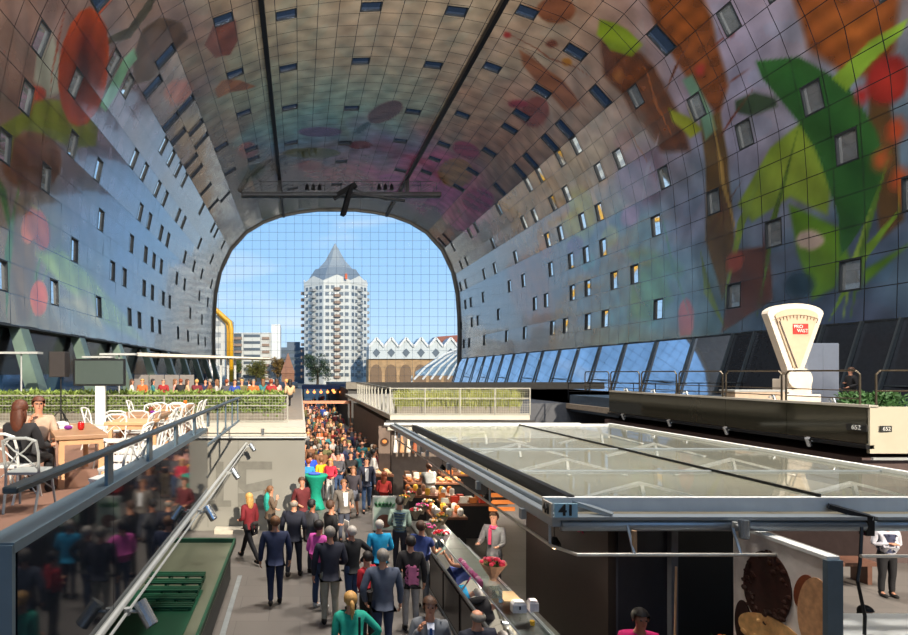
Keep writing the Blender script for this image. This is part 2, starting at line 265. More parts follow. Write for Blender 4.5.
([(39.7,69.2),(39.6,69.7),(39.0,70.2),(38.1,70.4),(37.1,70.3),(36.0,69.9),(35.2,69.4),(34.6,68.7),(34.4,68.1),(34.6,67.6),(35.1,67.3),(36.0,67.3),(37.0,67.4),(38.0,67.8),(38.9,68.1),(39.5,68.6)],(100,80,116),(100,80,116),0.4,0),
([(49.6,83.3),(49.6,83.9),(49.3,84.6),(48.8,85.3),(48.2,85.8),(47.5,86.0),(46.9,85.8),(46.5,85.4),(46.2,84.8),(46.3,84.1),(46.6,83.5),(47.1,82.9),(47.7,82.6),(48.3,82.4),(48.9,82.4),(49.4,82.7)],(180,60,140),(180,60,140),0.4,0),
([(29.7,76.7),(29.7,77.9),(29.4,79.0),(28.8,79.8),(28.1,80.2),(27.3,80.0),(26.6,79.1),(26.1,77.9),(25.9,76.6),(26.0,75.5),(26.4,74.7),(26.9,74.2),(27.6,74.2),(28.4,74.3),(29.0,74.7),(29.5,75.6)],(60,72,44),(60,72,44),0.3,0),
([(43.9,73.1),(43.8,73.6),(43.5,74.0),(43.1,74.3),(42.5,74.5),(41.9,74.4),(41.3,74.2),(41.0,73.7),(40.8,73.2),(40.9,72.7),(41.2,72.4),(41.6,72.0),(42.2,71.9),(42.8,72.0),(43.3,72.2),(43.7,72.6)],(120,60,80),(120,60,80),0.3,0),
([(76.8,26.8),(78.9,29.3),(82.2,30.8),(79.2,28.8)],(96,134,30),(96,134,30),0.08,0),
([(74.2,27.5),(77.8,29.1),(82.3,29.6),(78.0,28.7)],(70,104,34),(70,104,34),0.08,0),
([(76.8,28.6),(79.3,29.7),(82.3,30.0),(79.4,29.4)],(120,150,50),(120,150,50),0.08,0),
([(70.7,32.2),(75.6,34.6),(81.6,35.7),(75.8,34.2)],(70,96,30),(70,96,30),0.08,0),
([(71.5,34.3),(75.1,37.2),(80.0,38.5),(75.4,36.6)],(104,130,44),(104,130,44),0.08,0),
([(63.8,33.5),(63.8,35.4),(64.0,37.4),(63.9,35.4)],(96,44,30),(96,44,30),0.08,0),
([(67.6,34.8),(68.5,36.9),(69.7,38.8),(68.6,36.7)],(96,44,30),(96,44,30),0.08,0),
([(66.3,33.7),(66.3,35.5),(66.6,37.4),(66.4,35.5)],(96,44,30),(96,44,30),0.08,0),
([(72.6,36.6),(74.1,38.8),(76.2,40.7),(74.2,38.6)],(84,48,30),(84,48,30),0.08,0),
([(73.0,37.2),(74.9,38.6),(77.3,39.6),(75.0,38.5)],(84,48,30),(84,48,30),0.08,0),
([(62.6,37.5),(63.3,39.5),(64.5,41.5),(63.5,39.4)],(96,50,30),(96,50,30),0.08,0),
([(67.8,38.3),(71.9,38.5),(76.3,37.2),(72.0,38.1)],(150,120,60),(150,120,60),0.08,0),
([(61.3,41.7),(64.7,42.6),(68.4,42.1),(64.8,42.4)],(140,80,40),(140,80,40),0.08,0),
([(53.3,47.9),(57.4,49.7),(61.6,49.2),(57.4,49.5)],(110,64,50),(110,64,50),0.08,0),
([(51.1,46.8),(56.0,47.8),(60.5,46.2),(56.0,47.6)],(120,70,50),(120,70,50),0.08,0),
([(63.2,46.2),(66.4,46.2),(69.7,44.9),(66.4,46.0)],(120,70,50),(120,70,50),0.08,0),
([(76.2,40.7),(79.3,40.4),(82.1,38.2),(79.2,39.7)],(88,110,40),(88,110,40),0.08,0),
([(72.1,44.9),(76.6,44.0),(80.9,41.8),(76.6,43.6)],(70,120,100),(70,120,100),0.08,0),
([(69.4,51.1),(74.2,50.6),(78.8,48.0),(74.2,50.0)],(96,120,120),(96,120,120),0.08,0),
([(63.5,53.9),(68.7,54.2),(74.0,50.8),(68.7,53.5)],(150,130,110),(150,130,110),0.08,0),
([(66.4,43.1),(68.5,45.9),(71.4,47.5),(68.7,45.5)],(120,104,120),(120,104,120),0.08,0),
([(73.7,26.9),(73.8,27.0),(73.9,27.1),(73.9,27.3),(73.8,27.4),(73.6,27.6),(73.5,27.6),(73.2,27.6),(73.0,27.6),(72.9,27.5),(72.8,27.3),(72.8,27.2),(72.9,27.0),(73.1,26.9),(73.3,26.8),(73.5,26.8)],(170,60,26),(170,60,26),0.5,0),
([(74.7,27.7),(74.9,27.8),(75.0,27.9),(75.0,28.1),(74.9,28.2),(74.8,28.3),(74.6,28.4),(74.4,28.4),(74.2,28.4),(74.1,28.3),(74.0,28.1),(74.0,28.0),(74.1,27.8),(74.2,27.7),(74.4,27.7),(74.6,27.6)],(150,70,30),(150,70,30),0.5,0),
([(76.0,26.8),(76.2,26.9),(76.3,27.0),(76.3,27.2),(76.2,27.3),(76.1,27.5),(75.9,27.6),(75.7,27.6),(75.5,27.5),(75.3,27.4),(75.2,27.3),(75.2,27.1),(75.3,27.0),(75.5,26.8),(75.6,26.8),(75.8,26.7)],(160,66,30),(160,66,30),0.5,0),
([(71.2,28.4),(71.3,28.5),(71.4,28.6),(71.4,28.7),(71.3,28.8),(71.2,28.9),(71.1,29.0),(70.9,29.0),(70.8,29.0),(70.7,28.9),(70.6,28.8),(70.7,28.6),(70.7,28.5),(70.8,28.4),(71.0,28.4),(71.1,28.4)],(160,30,30),(160,30,30),0.5,0),
([(61.4,44.0),(61.5,44.3),(61.5,44.5),(61.4,44.7),(61.3,44.8),(61.1,44.9),(61.0,44.8),(60.8,44.7),(60.7,44.5),(60.7,44.2),(60.7,44.0),(60.7,43.8),(60.8,43.7),(61.0,43.6),(61.1,43.7),(61.3,43.8)],(150,90,40),(150,90,40),0.5,0),
([(64.8,37.6),(64.9,37.7),(64.9,37.8),(64.8,38.0),(64.8,38.1),(64.7,38.1),(64.6,38.1),(64.4,38.1),(64.4,38.0),(64.3,37.9),(64.3,37.7),(64.3,37.6),(64.4,37.5),(64.5,37.4),(64.6,37.4),(64.7,37.5)],(150,40,40),(150,40,40),0.5,0),
([(72.1,47.8),(72.3,48.1),(72.4,48.6),(72.4,49.1),(72.2,49.6),(72.0,50.0),(71.6,50.3),(71.2,50.3),(70.9,50.1),(70.6,49.7),(70.5,49.2),(70.6,48.7),(70.7,48.2),(71.0,47.8),(71.4,47.6),(71.7,47.6)],(150,110,130),(150,110,130),0.5,0),
([(72.9,51.0),(73.2,51.4),(73.3,51.8),(73.3,52.4),(73.2,52.9),(72.9,53.3),(72.5,53.6),(72.2,53.6),(71.9,53.4),(71.6,53.0),(71.5,52.5),(71.5,52.0),(71.7,51.5),(72.0,51.1),(72.3,50.9),(72.6,50.9)],(150,150,90),(150,150,90),0.5,0),
([(74.4,55.2),(74.7,55.5),(74.8,56.0),(74.8,56.6),(74.7,57.1),(74.5,57.5),(74.1,57.8),(73.8,57.8),(73.5,57.6),(73.3,57.3),(73.1,56.8),(73.1,56.2),(73.3,55.7),(73.5,55.3),(73.8,55.1),(74.1,55.0)],(80,130,130),(80,130,130),0.5,0),
([(78.6,45.5),(78.9,45.8),(79.0,46.2),(79.1,46.7),(79.0,47.2),(78.8,47.6),(78.5,47.8),(78.1,47.9),(77.7,47.8),(77.5,47.5),(77.3,47.0),(77.3,46.5),(77.4,46.1),(77.6,45.7),(77.9,45.5),(78.2,45.4)],(80,140,90),(80,140,90),0.5,0),
([(68.4,59.0),(68.6,59.6),(68.7,60.3),(68.6,61.1),(68.4,61.9),(68.0,62.4),(67.6,62.7),(67.1,62.5),(66.8,62.0),(66.5,61.3),(66.5,60.5),(66.6,59.7),(66.8,59.1),(67.1,58.7),(67.6,58.6),(68.0,58.6)],(150,110,70),(150,110,70),0.5,0),
([(72.5,57.3),(72.7,57.7),(72.9,58.3),(72.9,59.0),(72.7,59.6),(72.4,60.2),(72.0,60.5),(71.6,60.5),(71.2,60.3),(71.0,59.8),(70.8,59.2),(70.9,58.5),(71.1,57.9),(71.4,57.4),(71.7,57.1),(72.1,57.1)],(110,90,110),(110,90,110),0.5,0),
([(65.4,50.2),(65.6,50.7),(65.7,51.3),(65.6,52.0),(65.3,52.5),(65.0,52.8),(64.6,52.8),(64.2,52.6),(63.9,52.1),(63.7,51.5),(63.7,50.9),(63.8,50.3),(64.0,49.9),(64.4,49.6),(64.8,49.6),(65.1,49.7)],(150,130,110),(150,130,110),0.5,0),
([(66.0,46.5),(66.2,46.9),(66.3,47.4),(66.2,47.9),(66.0,48.3),(65.7,48.5),(65.4,48.6),(65.0,48.4),(64.8,48.0),(64.6,47.6),(64.6,47.1),(64.7,46.6),(64.9,46.3),(65.2,46.1),(65.5,46.1),(65.8,46.2)],(130,96,96),(130,96,96),0.5,0),
([(71.4,64.1),(71.6,64.6),(71.8,65.3),(71.7,66.0),(71.6,66.7),(71.3,67.3),(70.9,67.7),(70.5,67.6),(70.1,67.3),(69.9,66.7),(69.8,66.0),(69.8,65.2),(70.0,64.6),(70.3,64.1),(70.7,63.9),(71.0,63.9)],(150,90,60),(150,90,60),0.5,0),
([(68.7,70.4),(68.9,70.9),(69.0,71.6),(69.0,72.4),(68.8,73.1),(68.5,73.6),(68.2,73.8),(67.8,73.8),(67.5,73.4),(67.3,72.8),(67.2,72.0),(67.3,71.3),(67.5,70.6),(67.8,70.2),(68.1,70.0),(68.4,70.0)],(130,104,84),(130,104,84),0.5,0),
([(78.0,36.9),(78.2,37.0),(78.3,37.3),(78.3,37.6),(78.2,37.8),(78.1,38.1),(77.9,38.2),(77.6,38.2),(77.3,38.2),(77.1,38.0),(77.0,37.7),(77.0,37.5),(77.1,37.2),(77.2,37.0),(77.5,36.8),(77.7,36.8)],(150,64,50),(150,64,50),0.5,0),
([(26.5,45.9),(27.8,43.9),(28.8,43.2),(29.4,44.6),(29.3,47.2),(28.4,48.8),(27.1,48.3)],(112,62,46),(96,54,44),0.2,0),
([(26.2,52.8),(27.1,52.0),(28.8,53.3),(30.2,55.4),(29.2,55.4),(27.8,54.8),(26.3,54.5)],(132,82,46),(132,82,46),0.2,0),
([(20.6,41.0),(22.3,39.5),(23.9,40.1),(25.3,41.9),(25.4,43.9),(23.4,44.8),(21.1,44.6),(19.9,43.4)],(84,58,44),(70,56,40),0.3,0),
([(24.2,49.9),(24.2,50.7),(24.0,51.2),(23.5,51.4),(23.0,51.3),(22.5,50.8),(22.0,50.1),(21.7,49.2),(21.6,48.4),(21.7,47.7),(21.9,47.3),(22.3,47.1),(22.8,47.2),(23.3,47.6),(23.7,48.3),(24.1,49.1)],(150,84,66),(150,84,66),0.6,0),
([(29.2,70.4),(29.1,71.2),(28.7,71.8),(28.3,71.9),(27.8,71.7),(27.3,70.9),(27.0,69.9),(26.8,68.8),(26.8,67.9),(27.0,67.2),(27.4,66.9),(27.8,66.9),(28.3,67.1),(28.7,67.6),(29.0,68.5),(29.2,69.4)],(150,84,76),(150,84,76),0.5,0),
([(19.5,37.6),(21.2,39.1),(23.6,38.7),(24.2,38.1),(23.6,37.8),(21.4,38.2),(19.8,37.3)],(60,56,44),(60,56,44),0.1,0),
([(15.7,31.2),(16.7,31.9),(16.0,33.6),(14.6,34.8),(13.5,33.2),(13.7,31.6)],(120,124,112),(120,124,112),0.3,0),
([(16.3,39.9),(19.2,40.1),(21.1,40.2),(21.0,41.4),(17.8,41.4),(16.4,41.1)],(92,140,108),(92,140,108),0.2,0),
([(9.7,28.7),(11.6,31.1),(13.1,32.6),(14.8,36.3),(15.1,40.7),(13.8,41.1),(12.2,37.3),(11.7,34.6),(10.8,31.4),(8.8,29.4)],(104,112,26),(84,96,26),0.15,0),
([(18.5,39.0),(17.2,39.8),(15.8,39.8),(14.6,39.1),(13.8,37.8),(13.5,36.4),(13.9,35.2),(14.7,34.3),(15.7,33.6),(16.9,33.2),(18.0,33.1),(19.0,33.4),(19.8,34.1),(20.1,35.1),(20.1,36.5),(19.5,37.8)],(64,28,20),(176,62,20),0.12,0),
([(10.9,36.4),(10.1,36.2),(9.2,35.4),(8.4,34.2),(7.8,32.8),(7.5,31.5),(7.5,30.4),(7.8,29.7),(8.3,29.5),(9.0,29.6),(9.7,30.2),(10.4,31.1),(11.1,32.3),(11.5,33.7),(11.7,35.0),(11.5,36.0)],(72,46,30),(96,62,34),0.2,0),
([(13.7,33.1),(13.5,33.1),(13.2,32.9),(13.0,32.6),(12.8,32.2),(12.6,31.8),(12.5,31.5),(12.6,31.2),(12.7,31.1),(12.8,31.1),(13.1,31.3),(13.3,31.5),(13.5,31.9),(13.7,32.3),(13.8,32.7),(13.8,33.0)],(140,56,40),(140,56,40),0.2,0),
([(5.2,34.5),(2.7,33.1),(0.3,32.6),(2.7,33.6)],(84,110,40),(84,110,40),0.08,0),
([(6.5,36.2),(7.1,34.2),(7.1,31.9),(6.8,33.9)],(120,140,60),(120,140,60),0.08,0),
([(8.0,31.4),(3.9,30.0),(0.1,30.0),(4.0,30.8)],(60,100,30),(60,100,30),0.08,0),
([(6.4,37.4),(4.3,35.2),(2.4,34.0),(4.3,35.7)],(110,130,60),(110,130,60),0.08,0),
([(19.7,39.8),(17.6,39.7),(15.5,39.9),(17.7,40.0)],(70,70,60),(70,70,60),0.08,0),
([(18.5,32.0),(16.2,32.8),(13.8,33.6),(16.3,33.0)],(120,60,44),(120,60,44),0.08,0),
([(6.0,30.2),(3.4,31.9),(0.7,34.4),(3.6,32.3)],(90,120,50),(90,120,50),0.08,0),
([(7.6,28.7),(7.0,30.0),(4.1,31.0)],(70,104,28),(44,80,24),0.3,0),
([(6.8,31.0),(7.6,32.6),(4.0,33.5),(0.3,32.6),(0.3,31.2),(3.5,30.8)],(120,92,44),(90,70,40),0.4,0),
([(6.4,35.3),(5.9,35.4),(5.5,35.3),(5.1,35.0),(4.9,34.6),(4.8,34.1),(5.0,33.7),(5.2,33.3),(5.6,33.0),(6.0,32.9),(6.4,33.0),(6.8,33.2),(7.0,33.6),(7.1,34.0),(7.0,34.5),(6.7,35.0)],(190,84,34),(160,60,30),0.2,0),
([(6.1,33.7),(5.6,33.5),(5.2,33.2),(4.9,32.8),(4.8,32.4),(4.8,32.1),(5.0,31.8),(5.3,31.7),(5.7,31.8),(6.2,32.0),(6.5,32.3),(6.8,32.6),(7.0,33.0),(7.0,33.4),(6.8,33.6),(6.5,33.7)],(180,90,50),(180,90,50),0.3,0),
([(2.0,35.1),(1.6,34.9),(1.2,34.7),(0.9,34.2),(0.8,33.8),(0.8,33.3),(1.0,33.0),(1.3,32.8),(1.7,32.7),(2.1,32.8),(2.5,33.1),(2.8,33.5),(2.9,33.9),(2.9,34.4),(2.7,34.8),(2.4,35.0)],(214,70,24),(190,90,40),0.15,0),
([(4.4,33.5),(5.4,37.1),(4.6,42.5),(2.7,49.7),(0.3,57.2),(1.4,45.0),(2.7,39.2),(3.7,35.4)],(146,164,84),(120,150,70),0.5,0),
([(2.1,36.8),(3.5,42.2),(0.8,45.0)],(150,146,104),(150,146,104),1,0),
]

def paint(s, y):
    """mural colours over (s = metres round the vault, y = metres along it), numpy arrays, linear rgb out"""
    n = len(s); acc = np.zeros((n, 3)); w = np.full(n, 0.02); acc += 0.02 * np.array([105., 98., 90.])
    wob = 1.2 * np.sin(s*.9 + 1.3*np.sin(y*.5)) + 1.2 * np.sin(y*.7 + 1.1*np.sin(s*.6))
    for (bs, by, br, r, g, b) in MURAL_WASH:
        d2 = ((s + wob - bs)**2 + (y + wob*.8 - by)**2) / (br*br)
        k = np.exp(-d2); acc += k[:, None]*np.array([r, g, b], float); w += k
    col = acc / w[:, None]
    st = 1 + .07*np.sin(s*2.1 + 2*np.sin(y*.33) + .8*np.sin(y*1.9)) + .05*np.sin(y*3.1 + 3*np.sin(s*.8))
    col *= st[:, None]
    # loose brush dabs
    dab = np.sin(s*1.3+2*np.sin(y*.41))*np.sin(y*.9+2.2*np.sin(s*.37))
    col += (dab > .55)[:, None]*np.array([4., 0., -2.]) + (dab < -.6)[:, None]*np.array([-4., 2., 4.])
    for poly, c, c2, soft, stripe in MURAL_SHAPES:
        if len(poly) < 3: continue
        P = np.array(poly, float); lo = P.min(0)-1; hi = P.max(0)+1
        ix = np.where((s > lo[0]) & (s < hi[0]) & (y > lo[1]) & (y < hi[1]))[0]
        if not len(ix): continue
        X = s[ix]; Yv = y[ix]; inside = np.zeros(len(ix), bool); dmin = np.full(len(ix), 1e9); m = len(P)
        for k in range(m):
            a = P[k]; b = P[(k+1) % m]
            cnd = ((a[1] > Yv) != (b[1] > Yv))
            xi = (b[0]-a[0])*(Yv-a[1])/((b[1]-a[1]) or 1e-9)+a[0]
            inside ^= cnd & (X < xi)
            ab = b-a; t = np.clip(((X-a[0])*ab[0]+(Yv-a[1])*ab[1])/max(1e-9, ab@ab), 0, 1)
            dmin = np.minimum(dmin, np.hypot(X-a[0]-t*ab[0], Yv-a[1]-t*ab[1]))
        sd = np.where(inside, dmin, -dmin)
        al = np.clip(sd/max(soft, .02)+.5, 0, 1)
        # two-tone body: second colour towards the rim
        ext = max(1.0, .5*min(hi-lo))
        g = np.clip(1-sd/ext*1.6, 0, 1)*.75
        cc = np.array(c, float)[None]*(1-g[:, None])+np.array(c2, float)[None]*g[:, None]
        if stripe: cc = cc*(1+.10*np.sin(X*5.2+1.2*np.abs(np.sin(Yv*1.4+X*.3)))+.05*np.sin(Yv*5+X*2))[:, None]
        else: cc = cc*(1+.08*np.sin(X*1.7+Yv*2.3))[:, None]
        col[ix] = col[ix]*(1-al[:, None])+cc*al[:, None]
    lum = col.mean(1, keepdims=True); col = lum + (col-lum)*.85; col = col*1.12
    col = np.clip(col, 3, 255)/255
    return np.where(col <= .04045, col/12.92, ((col+.055)/1.055)**2.4)

def panel_material():
    m = bpy.data.materials.new('printed_aluminium_panels'); m.use_nodes = True
    n = m.node_tree.nodes; l = m.node_tree.links; b = n['Principled BSDF']
    at = n.new('ShaderNodeAttribute'); at.attribute_name = 'mural'
    uv = n.new('ShaderNodeUVMap'); uv.uv_map = 'panel'
    sp = n.new('ShaderNodeSeparateXYZ'); l.new(uv.outputs[0], sp.inputs[0])
    def edge(out):
        a = n.new('ShaderNodeMath'); a.operation = 'SUBTRACT'; a.inputs[1].default_value = .5; l.new(out, a.inputs[0])
        c = n.new('ShaderNodeMath'); c.operation = 'ABSOLUTE'; l.new(a.outputs[0], c.inputs[0]); return c.outputs[0]
    mx = n.new('ShaderNodeMath'); mx.operation = 'MAXIMUM'; l.new(edge(sp.outputs[0]), mx.inputs[0]); l.new(edge(sp.outputs[1]), mx.inputs[1])
    gt = n.new('ShaderNodeMath'); gt.operation = 'GREATER_THAN'; gt.inputs[1].default_value = .486; l.new(mx.outputs[0], gt.inputs[0])
    nz = n.new('ShaderNodeTexNoise'); nz.inputs['Scale'].default_value = 1.6; nz.inputs['Detail'].default_value = 4
    tc = n.new('ShaderNodeTexCoord'); l.new(tc.outputs['Object'], nz.inputs['Vector'])
    mp = n.new('ShaderNodeMapRange'); mp.inputs[3].default_value = .82; mp.inputs[4].default_value = 1.18; l.new(nz.outputs['Fac'], mp.inputs[0])
    mu = n.new('ShaderNodeMix'); mu.data_type = 'RGBA'; mu.blend_type = 'MULTIPLY'; mu.inputs[0].default_value = 1
    l.new(at.outputs['Color'], mu.inputs[6]); l.new(mp.outputs[0], mu.inputs[7])
    jm = n.new('ShaderNodeMix'); jm.data_type = 'RGBA'; jm.inputs[7].default_value = (.012, .012, .014, 1)
    l.new(gt.outputs[0], jm.inputs[0]); l.new(mu.outputs[2], jm.inputs[6]); l.new(jm.outputs[2], b.inputs['Base Color'])
    b.inputs['Metallic'].default_value = .3; b.inputs['Roughness'].default_value = .26; b.inputs['IOR'].default_value = 1.6
    b.inputs['Coat Weight'].default_value = .9; b.inputs['Coat Roughness'].default_value = .08; b.inputs['Coat IOR'].default_value = 1.6
    n2 = n.new('ShaderNodeTexNoise'); n2.inputs['Scale'].default_value = .9; n2.inputs['Detail'].default_value = 2; l.new(tc.outputs['Object'], n2.inputs['Vector'])
    bp = n.new('ShaderNodeBump'); bp.inputs['Strength'].default_value = .25; bp.inputs['Distance'].default_value = .02
    l.new(n2.outputs['Fac'], bp.inputs['Height']); l.new(bp.outputs[0], b.inputs['Coat Normal']); 
    return m
PANEL = panel_material()
WSET = set(WIN_CELLS)
rng = random.Random(4)
def vault(name, i0, i1):
    V = []; F = []; UV = []; SS = []; YY = []; base = 0
    for i in range(i0, i1):
        p, q, s0, s1 = STRIPS[i]; e = Vector((q[0]-p[0], 0, q[1]-p[1])); nrm = Vector((e.z, 0, -e.x)).normalized()
        if nrm.dot(Vector((CX-p[0], 0, 12-p[1]))) < 0: nrm = -nrm
        for j in range(NY):
            y0 = Y0+j*DY
            if (i, j) in WSET:      # narrow panel strips left and right of the window
                for va, vb in ((0, .12), (.88, 1)):
                    for u, v in ((0, va), (0, vb), (1, vb), (1, va)):
                        V.append((p[0]+e.x*u, y0+DY*v, p[1]+e.z*u)); SS.append(s0+(s1-s0)*u); YY.append(y0+DY*v); UV.append((u, .1 if v in (.12, .88) else v))
                    F.append((base, base+1, base+2, base+3)); base += 4
                continue
            n = 1 if y0 < 16 else (12 if y0 < 48 else (8 if y0 < 68 else 5))
            t1 = rng.uniform(-.004, .004); t2 = rng.uniform(-.005, .005); off = 0
            for a in range(n+1):
                u = a/n
                for b in range(n+1):
                    v = b/n; d = off + t1*(u-.5)*2 + t2*(v-.5)*2
                    V.append((p[0]+e.x*u+nrm.x*d, y0+DY*v, p[1]+e.z*u+nrm.z*d)); SS.append(s0+(s1-s0)*u); YY.append(y0+DY*v)
            for a in range(n):
                for b in range(n):
                    k = base+a*(n+1)+b; F.append((k, k+1, k+n+2, k+n+1))
                    UV += [(a/n, b/n), (a/n, (b+1)/n), ((a+1)/n, (b+1)/n), ((a+1)/n, b/n)]
            base += (n+1)**2
    m = bpy.data.meshes.new(name); m.from_pydata(V, [], F)
    uvl = m.uv_layers.new(name='panel'); uvl.data.foreach_set('uv', np.array(UV, 'f').ravel())
    ca = m.color_attributes.new('mural', 'FLOAT_COLOR', 'POINT')
    c = paint(np.array(SS), np.array(YY)); ca.data.foreach_set('color', np.concatenate([c, np.ones((len(c), 1))], 1).astype('f').ravel())
    m.materials.append(PANEL); m.update()
    o = bpy.data.objects.new(name, m); C.objects.link(o); return S(o)
vault('wall_left', 0, 12); vault('ceiling', 12, len(STRIPS)-12); vault('wall_right', len(STRIPS)-12, len(STRIPS))

bk = MB(); bkn = [(CX+(x-CX)*1.045, z+max(0, z-10)*.03) for x, z in PROF]
for a, b in zip(bkn, bkn[1:]): bk.add([(a[0], Y0, a[1]), (b[0], Y0, b[1]), (b[0], YEND, b[1]), (a[0], YEND, a[1])], [(0, 1, 2, 3)])
S(bk.build('trim_8', mat('added backing shell', (60, 62, 64), .8)))  # unseen backing added to block sun through the panel gaps
M_frame = mat('dark window reveal', (38, 42, 46), .45, .3)
M_pane = mat('window glass', (228, 234, 240), .03, .9, var=.2, scale=.4)
M_pane2 = mat('crown glass with dim reflection', (70, 90, 120), .05, .7)  # crown panes darkened: their dimmer reflection is put into the glass colour
for k, (i, j) in enumerate(WIN_CELLS):
    p, q, s0, s1 = STRIPS[i]; A = Vector((p[0], Y0+(j+.12)*DY, p[1])); e = Vector((q[0]-p[0], 0, q[1]-p[1])); f = Vector((0, DY*.76, 0))
    n = Vector((e.z, 0, -e.x)).normalized()
    if n.dot(Vector((CX-p[0], 0, 12-p[1]))) < 0: n = -n
    dep = -.15*n; fr = MB(); c = [A, A+f, A+f+e, A+e]; eps = .012*n
    inn = [A+(e+f)*.5+(x-(A+(e+f)*.5))*.90 for x in c]
    fr.add([x+eps for x in c]+[x+dep for x in inn]+[x+eps for x in inn], [(a, (a+1)%4, 8+(a+1)%4, 8+a) for a in range(4)]+[(8+a, 8+(a+1)%4, 4+(a+1)%4, 4+a) for a in range(4)])
    w = S(fr.build('window_%d' % (k+1), M_frame))
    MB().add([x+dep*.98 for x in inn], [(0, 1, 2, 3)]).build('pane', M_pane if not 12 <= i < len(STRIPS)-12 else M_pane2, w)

# ------------------------------------------------------------------ floor and ground
def floor_material():
    m = mat('hall floor', (92, 88, 84), .45, 0, .08, 1.2)
    n = m.node_tree.nodes; l = m.node_tree.links; b = n['Principled BSDF']
    br = n.new('ShaderNodeTexBrick'); br.inputs['Scale'].default_value = 1; br.inputs['Mortar Size'].default_value = .006
    br.inputs['Brick Width'].default_value = 1.2; br.inputs['Row Height'].default_value = .6
    br.inputs['Color1'].default_value = (.14, .128, .118, 1); br.inputs['Color2'].default_value = (.16, .146, .134, 1); br.inputs['Mortar'].default_value = (.1, .092, .085, 1)
    tc = n.new('ShaderNodeTexCoord'); l.new(tc.outputs['Object'], br.inputs['Vector']); l.new(br.outputs['Color'], b.inputs['Base Color'])
    return m
S(MB().box(-40, 60, -60, 106, -.3, 0).build('floor', floor_material()))
S(MB().box(-220, 260, 106, 520, -.3, -.02).build('trim_1', mat('outdoor paving', (120, 116, 108), .9)))

# ------------------------------------------------------------------ far cable-net window
arch = [(CX-21.9, 0)] + [(CX-o*.995, z) for o, z in HALF] + [(CX, 33.9)] + [(CX+o*.995, z) for o, z in HALF[::-1]] + [(CX+21.9, 0)]
fw = S(MB().prism(arch, YEND+.2, YEND+.24).build('window_191', glass('tinted facade glass', (.80, .83, .84), fac=.0, ior=1.08)))
def half_at(z):
    for (o0, z0), (o1, z1) in zip([(21.9, 0)]+HALF, HALF+[(0, 34.0)]):
        if z0 <= z <= z1: return o0+(o1-o0)*(z-z0)/(z1-z0)
    return 0
def top_at(o):
    o = abs(o); prev = (22.1, 11)
    for h in HALF[2:]+[(0, 34.0)]:
        if h[0] <= o <= prev[0]: return prev[1]+(h[1]-prev[1])*(prev[0]-o)/(prev[0]-h[0])
        prev = h
    return 11
M_cable = mat('cable steel', (52, 66, 82), .4, .6)
cb = MB(); k = -14
for k in range(-14, 15):
    x = k*1.51; cb.bar((CX+x, YEND, 3), (CX+x, YEND, top_at(x)), .035)
for k in range(0, 20):
    z = 4.2+k*1.51
    if z < 33.7: h = half_at(z); cb.bar((CX-h, YEND-.05, z), (CX+h, YEND-.05, z), .035)
cb.build('cable_net', M_cable, fw)
# edge ring where the vault meets the glass
rg = MB()
for a, b in zip(arch, arch[1:]): rg.bar((a[0], YEND+.15, a[1]), (b[0], YEND+.15, b[1]), .5, .5)
S(rg.build('trim_2', mat('pale stone reveal', (150, 146, 138), .7)))

# ------------------------------------------------------------------ slanted glazing under the panels
M_mull = mat('facade mullion', (74, 82, 88), .4, .5)
M_dglass = mat('shopfront glass', (190, 204, 222), .03, .8, var=.25, scale=.3)
M_pier = mat('printed pier cladding', (96, 116, 108), .35, .2, .35, .5)
xs_r = [-22, -15, -8, 0, 8, 14, 19, 23.2, 27, 28.9, 31, 35.7, 37.5, 41.2, 45.6, 50, 54.2, 58.4, 62.6, 67, 71.5, 76, 80, 84, 88, 92, 97, 102]
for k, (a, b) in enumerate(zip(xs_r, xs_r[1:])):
    w = S(MB().add([(CX+20.75, a, 3.0), (CX+20.75, b, 3.0), (CX+22.05, b, 7.35), (CX+22.05, a, 7.35)], [(0,1,2,3)]).build('window_%d' % (200+k), M_dglass if b > 41 else mat('shop glass with dim interior', (66, 72, 82), .05, .6)))  # nearer panes: dim shop interior painted in as a darker glass colour
    MB().bar((CX+20.6, b, 3.0), (CX+21.95, b, 7.32), .11, .16).build('mullion', M_mull, w)
    MB().bar((CX+20.72, a, 4.1), (CX+20.72+.38, b, 4.1), .06).build('transom', M_mull, w) if k % 2 else None
S(MB().box(CX+20.7, CX+24, Y0, 102, 0, 3.0).build('trim_3', mat('dark plinth', (44, 44, 46), .5)))
S(MB().box(CX-24, CX-20.7, Y0, 102, 0, 3.0).build('trim_4', MATS['dark plinth']))
ys_l = [-22, -8, 0, 8, 16, 24, 32, 40.5, 49, 58, 67, 76, 85, 94, 102]
M_band = mat('blue glass screen', (62, 98, 140), .08, .6, .3, .8)
for k, (a, b) in enumerate(zip(ys_l, ys_l[1:])):
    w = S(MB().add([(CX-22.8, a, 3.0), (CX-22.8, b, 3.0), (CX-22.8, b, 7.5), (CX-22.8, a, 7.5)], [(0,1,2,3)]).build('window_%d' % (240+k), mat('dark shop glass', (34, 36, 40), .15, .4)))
    MB().box(CX-22.75, CX-22.7, a, b, 3.0, 4.6).build('screen', M_band, w)
    S(MB().add([(CX-20.7, b-.5, 3.0), (CX-20.7, b+.5, 3.0), (CX-22.05, b+.5, 7.3), (CX-22.05, b-.5, 7.3),
                (CX-21.5, b-.5, 3.0), (CX-21.5, b+.5, 3.0), (CX-22.7, b+.5, 7.3), (CX-22.7, b-.5, 7.3)],
               [(0,1,2,3),(5,4,7,6),(0,3,7,4),(1,5,6,2)]).build('trim_%d' % (10+k), M_pier))
S(MB().box(CX-24, CX-22.0, Y0, 102, 7.2, 7.35).build('trim_5', M_frame)); S(MB().box(CX+22, CX+24, Y0, 102, 7.2, 7.35).build('trim_6', M_frame))
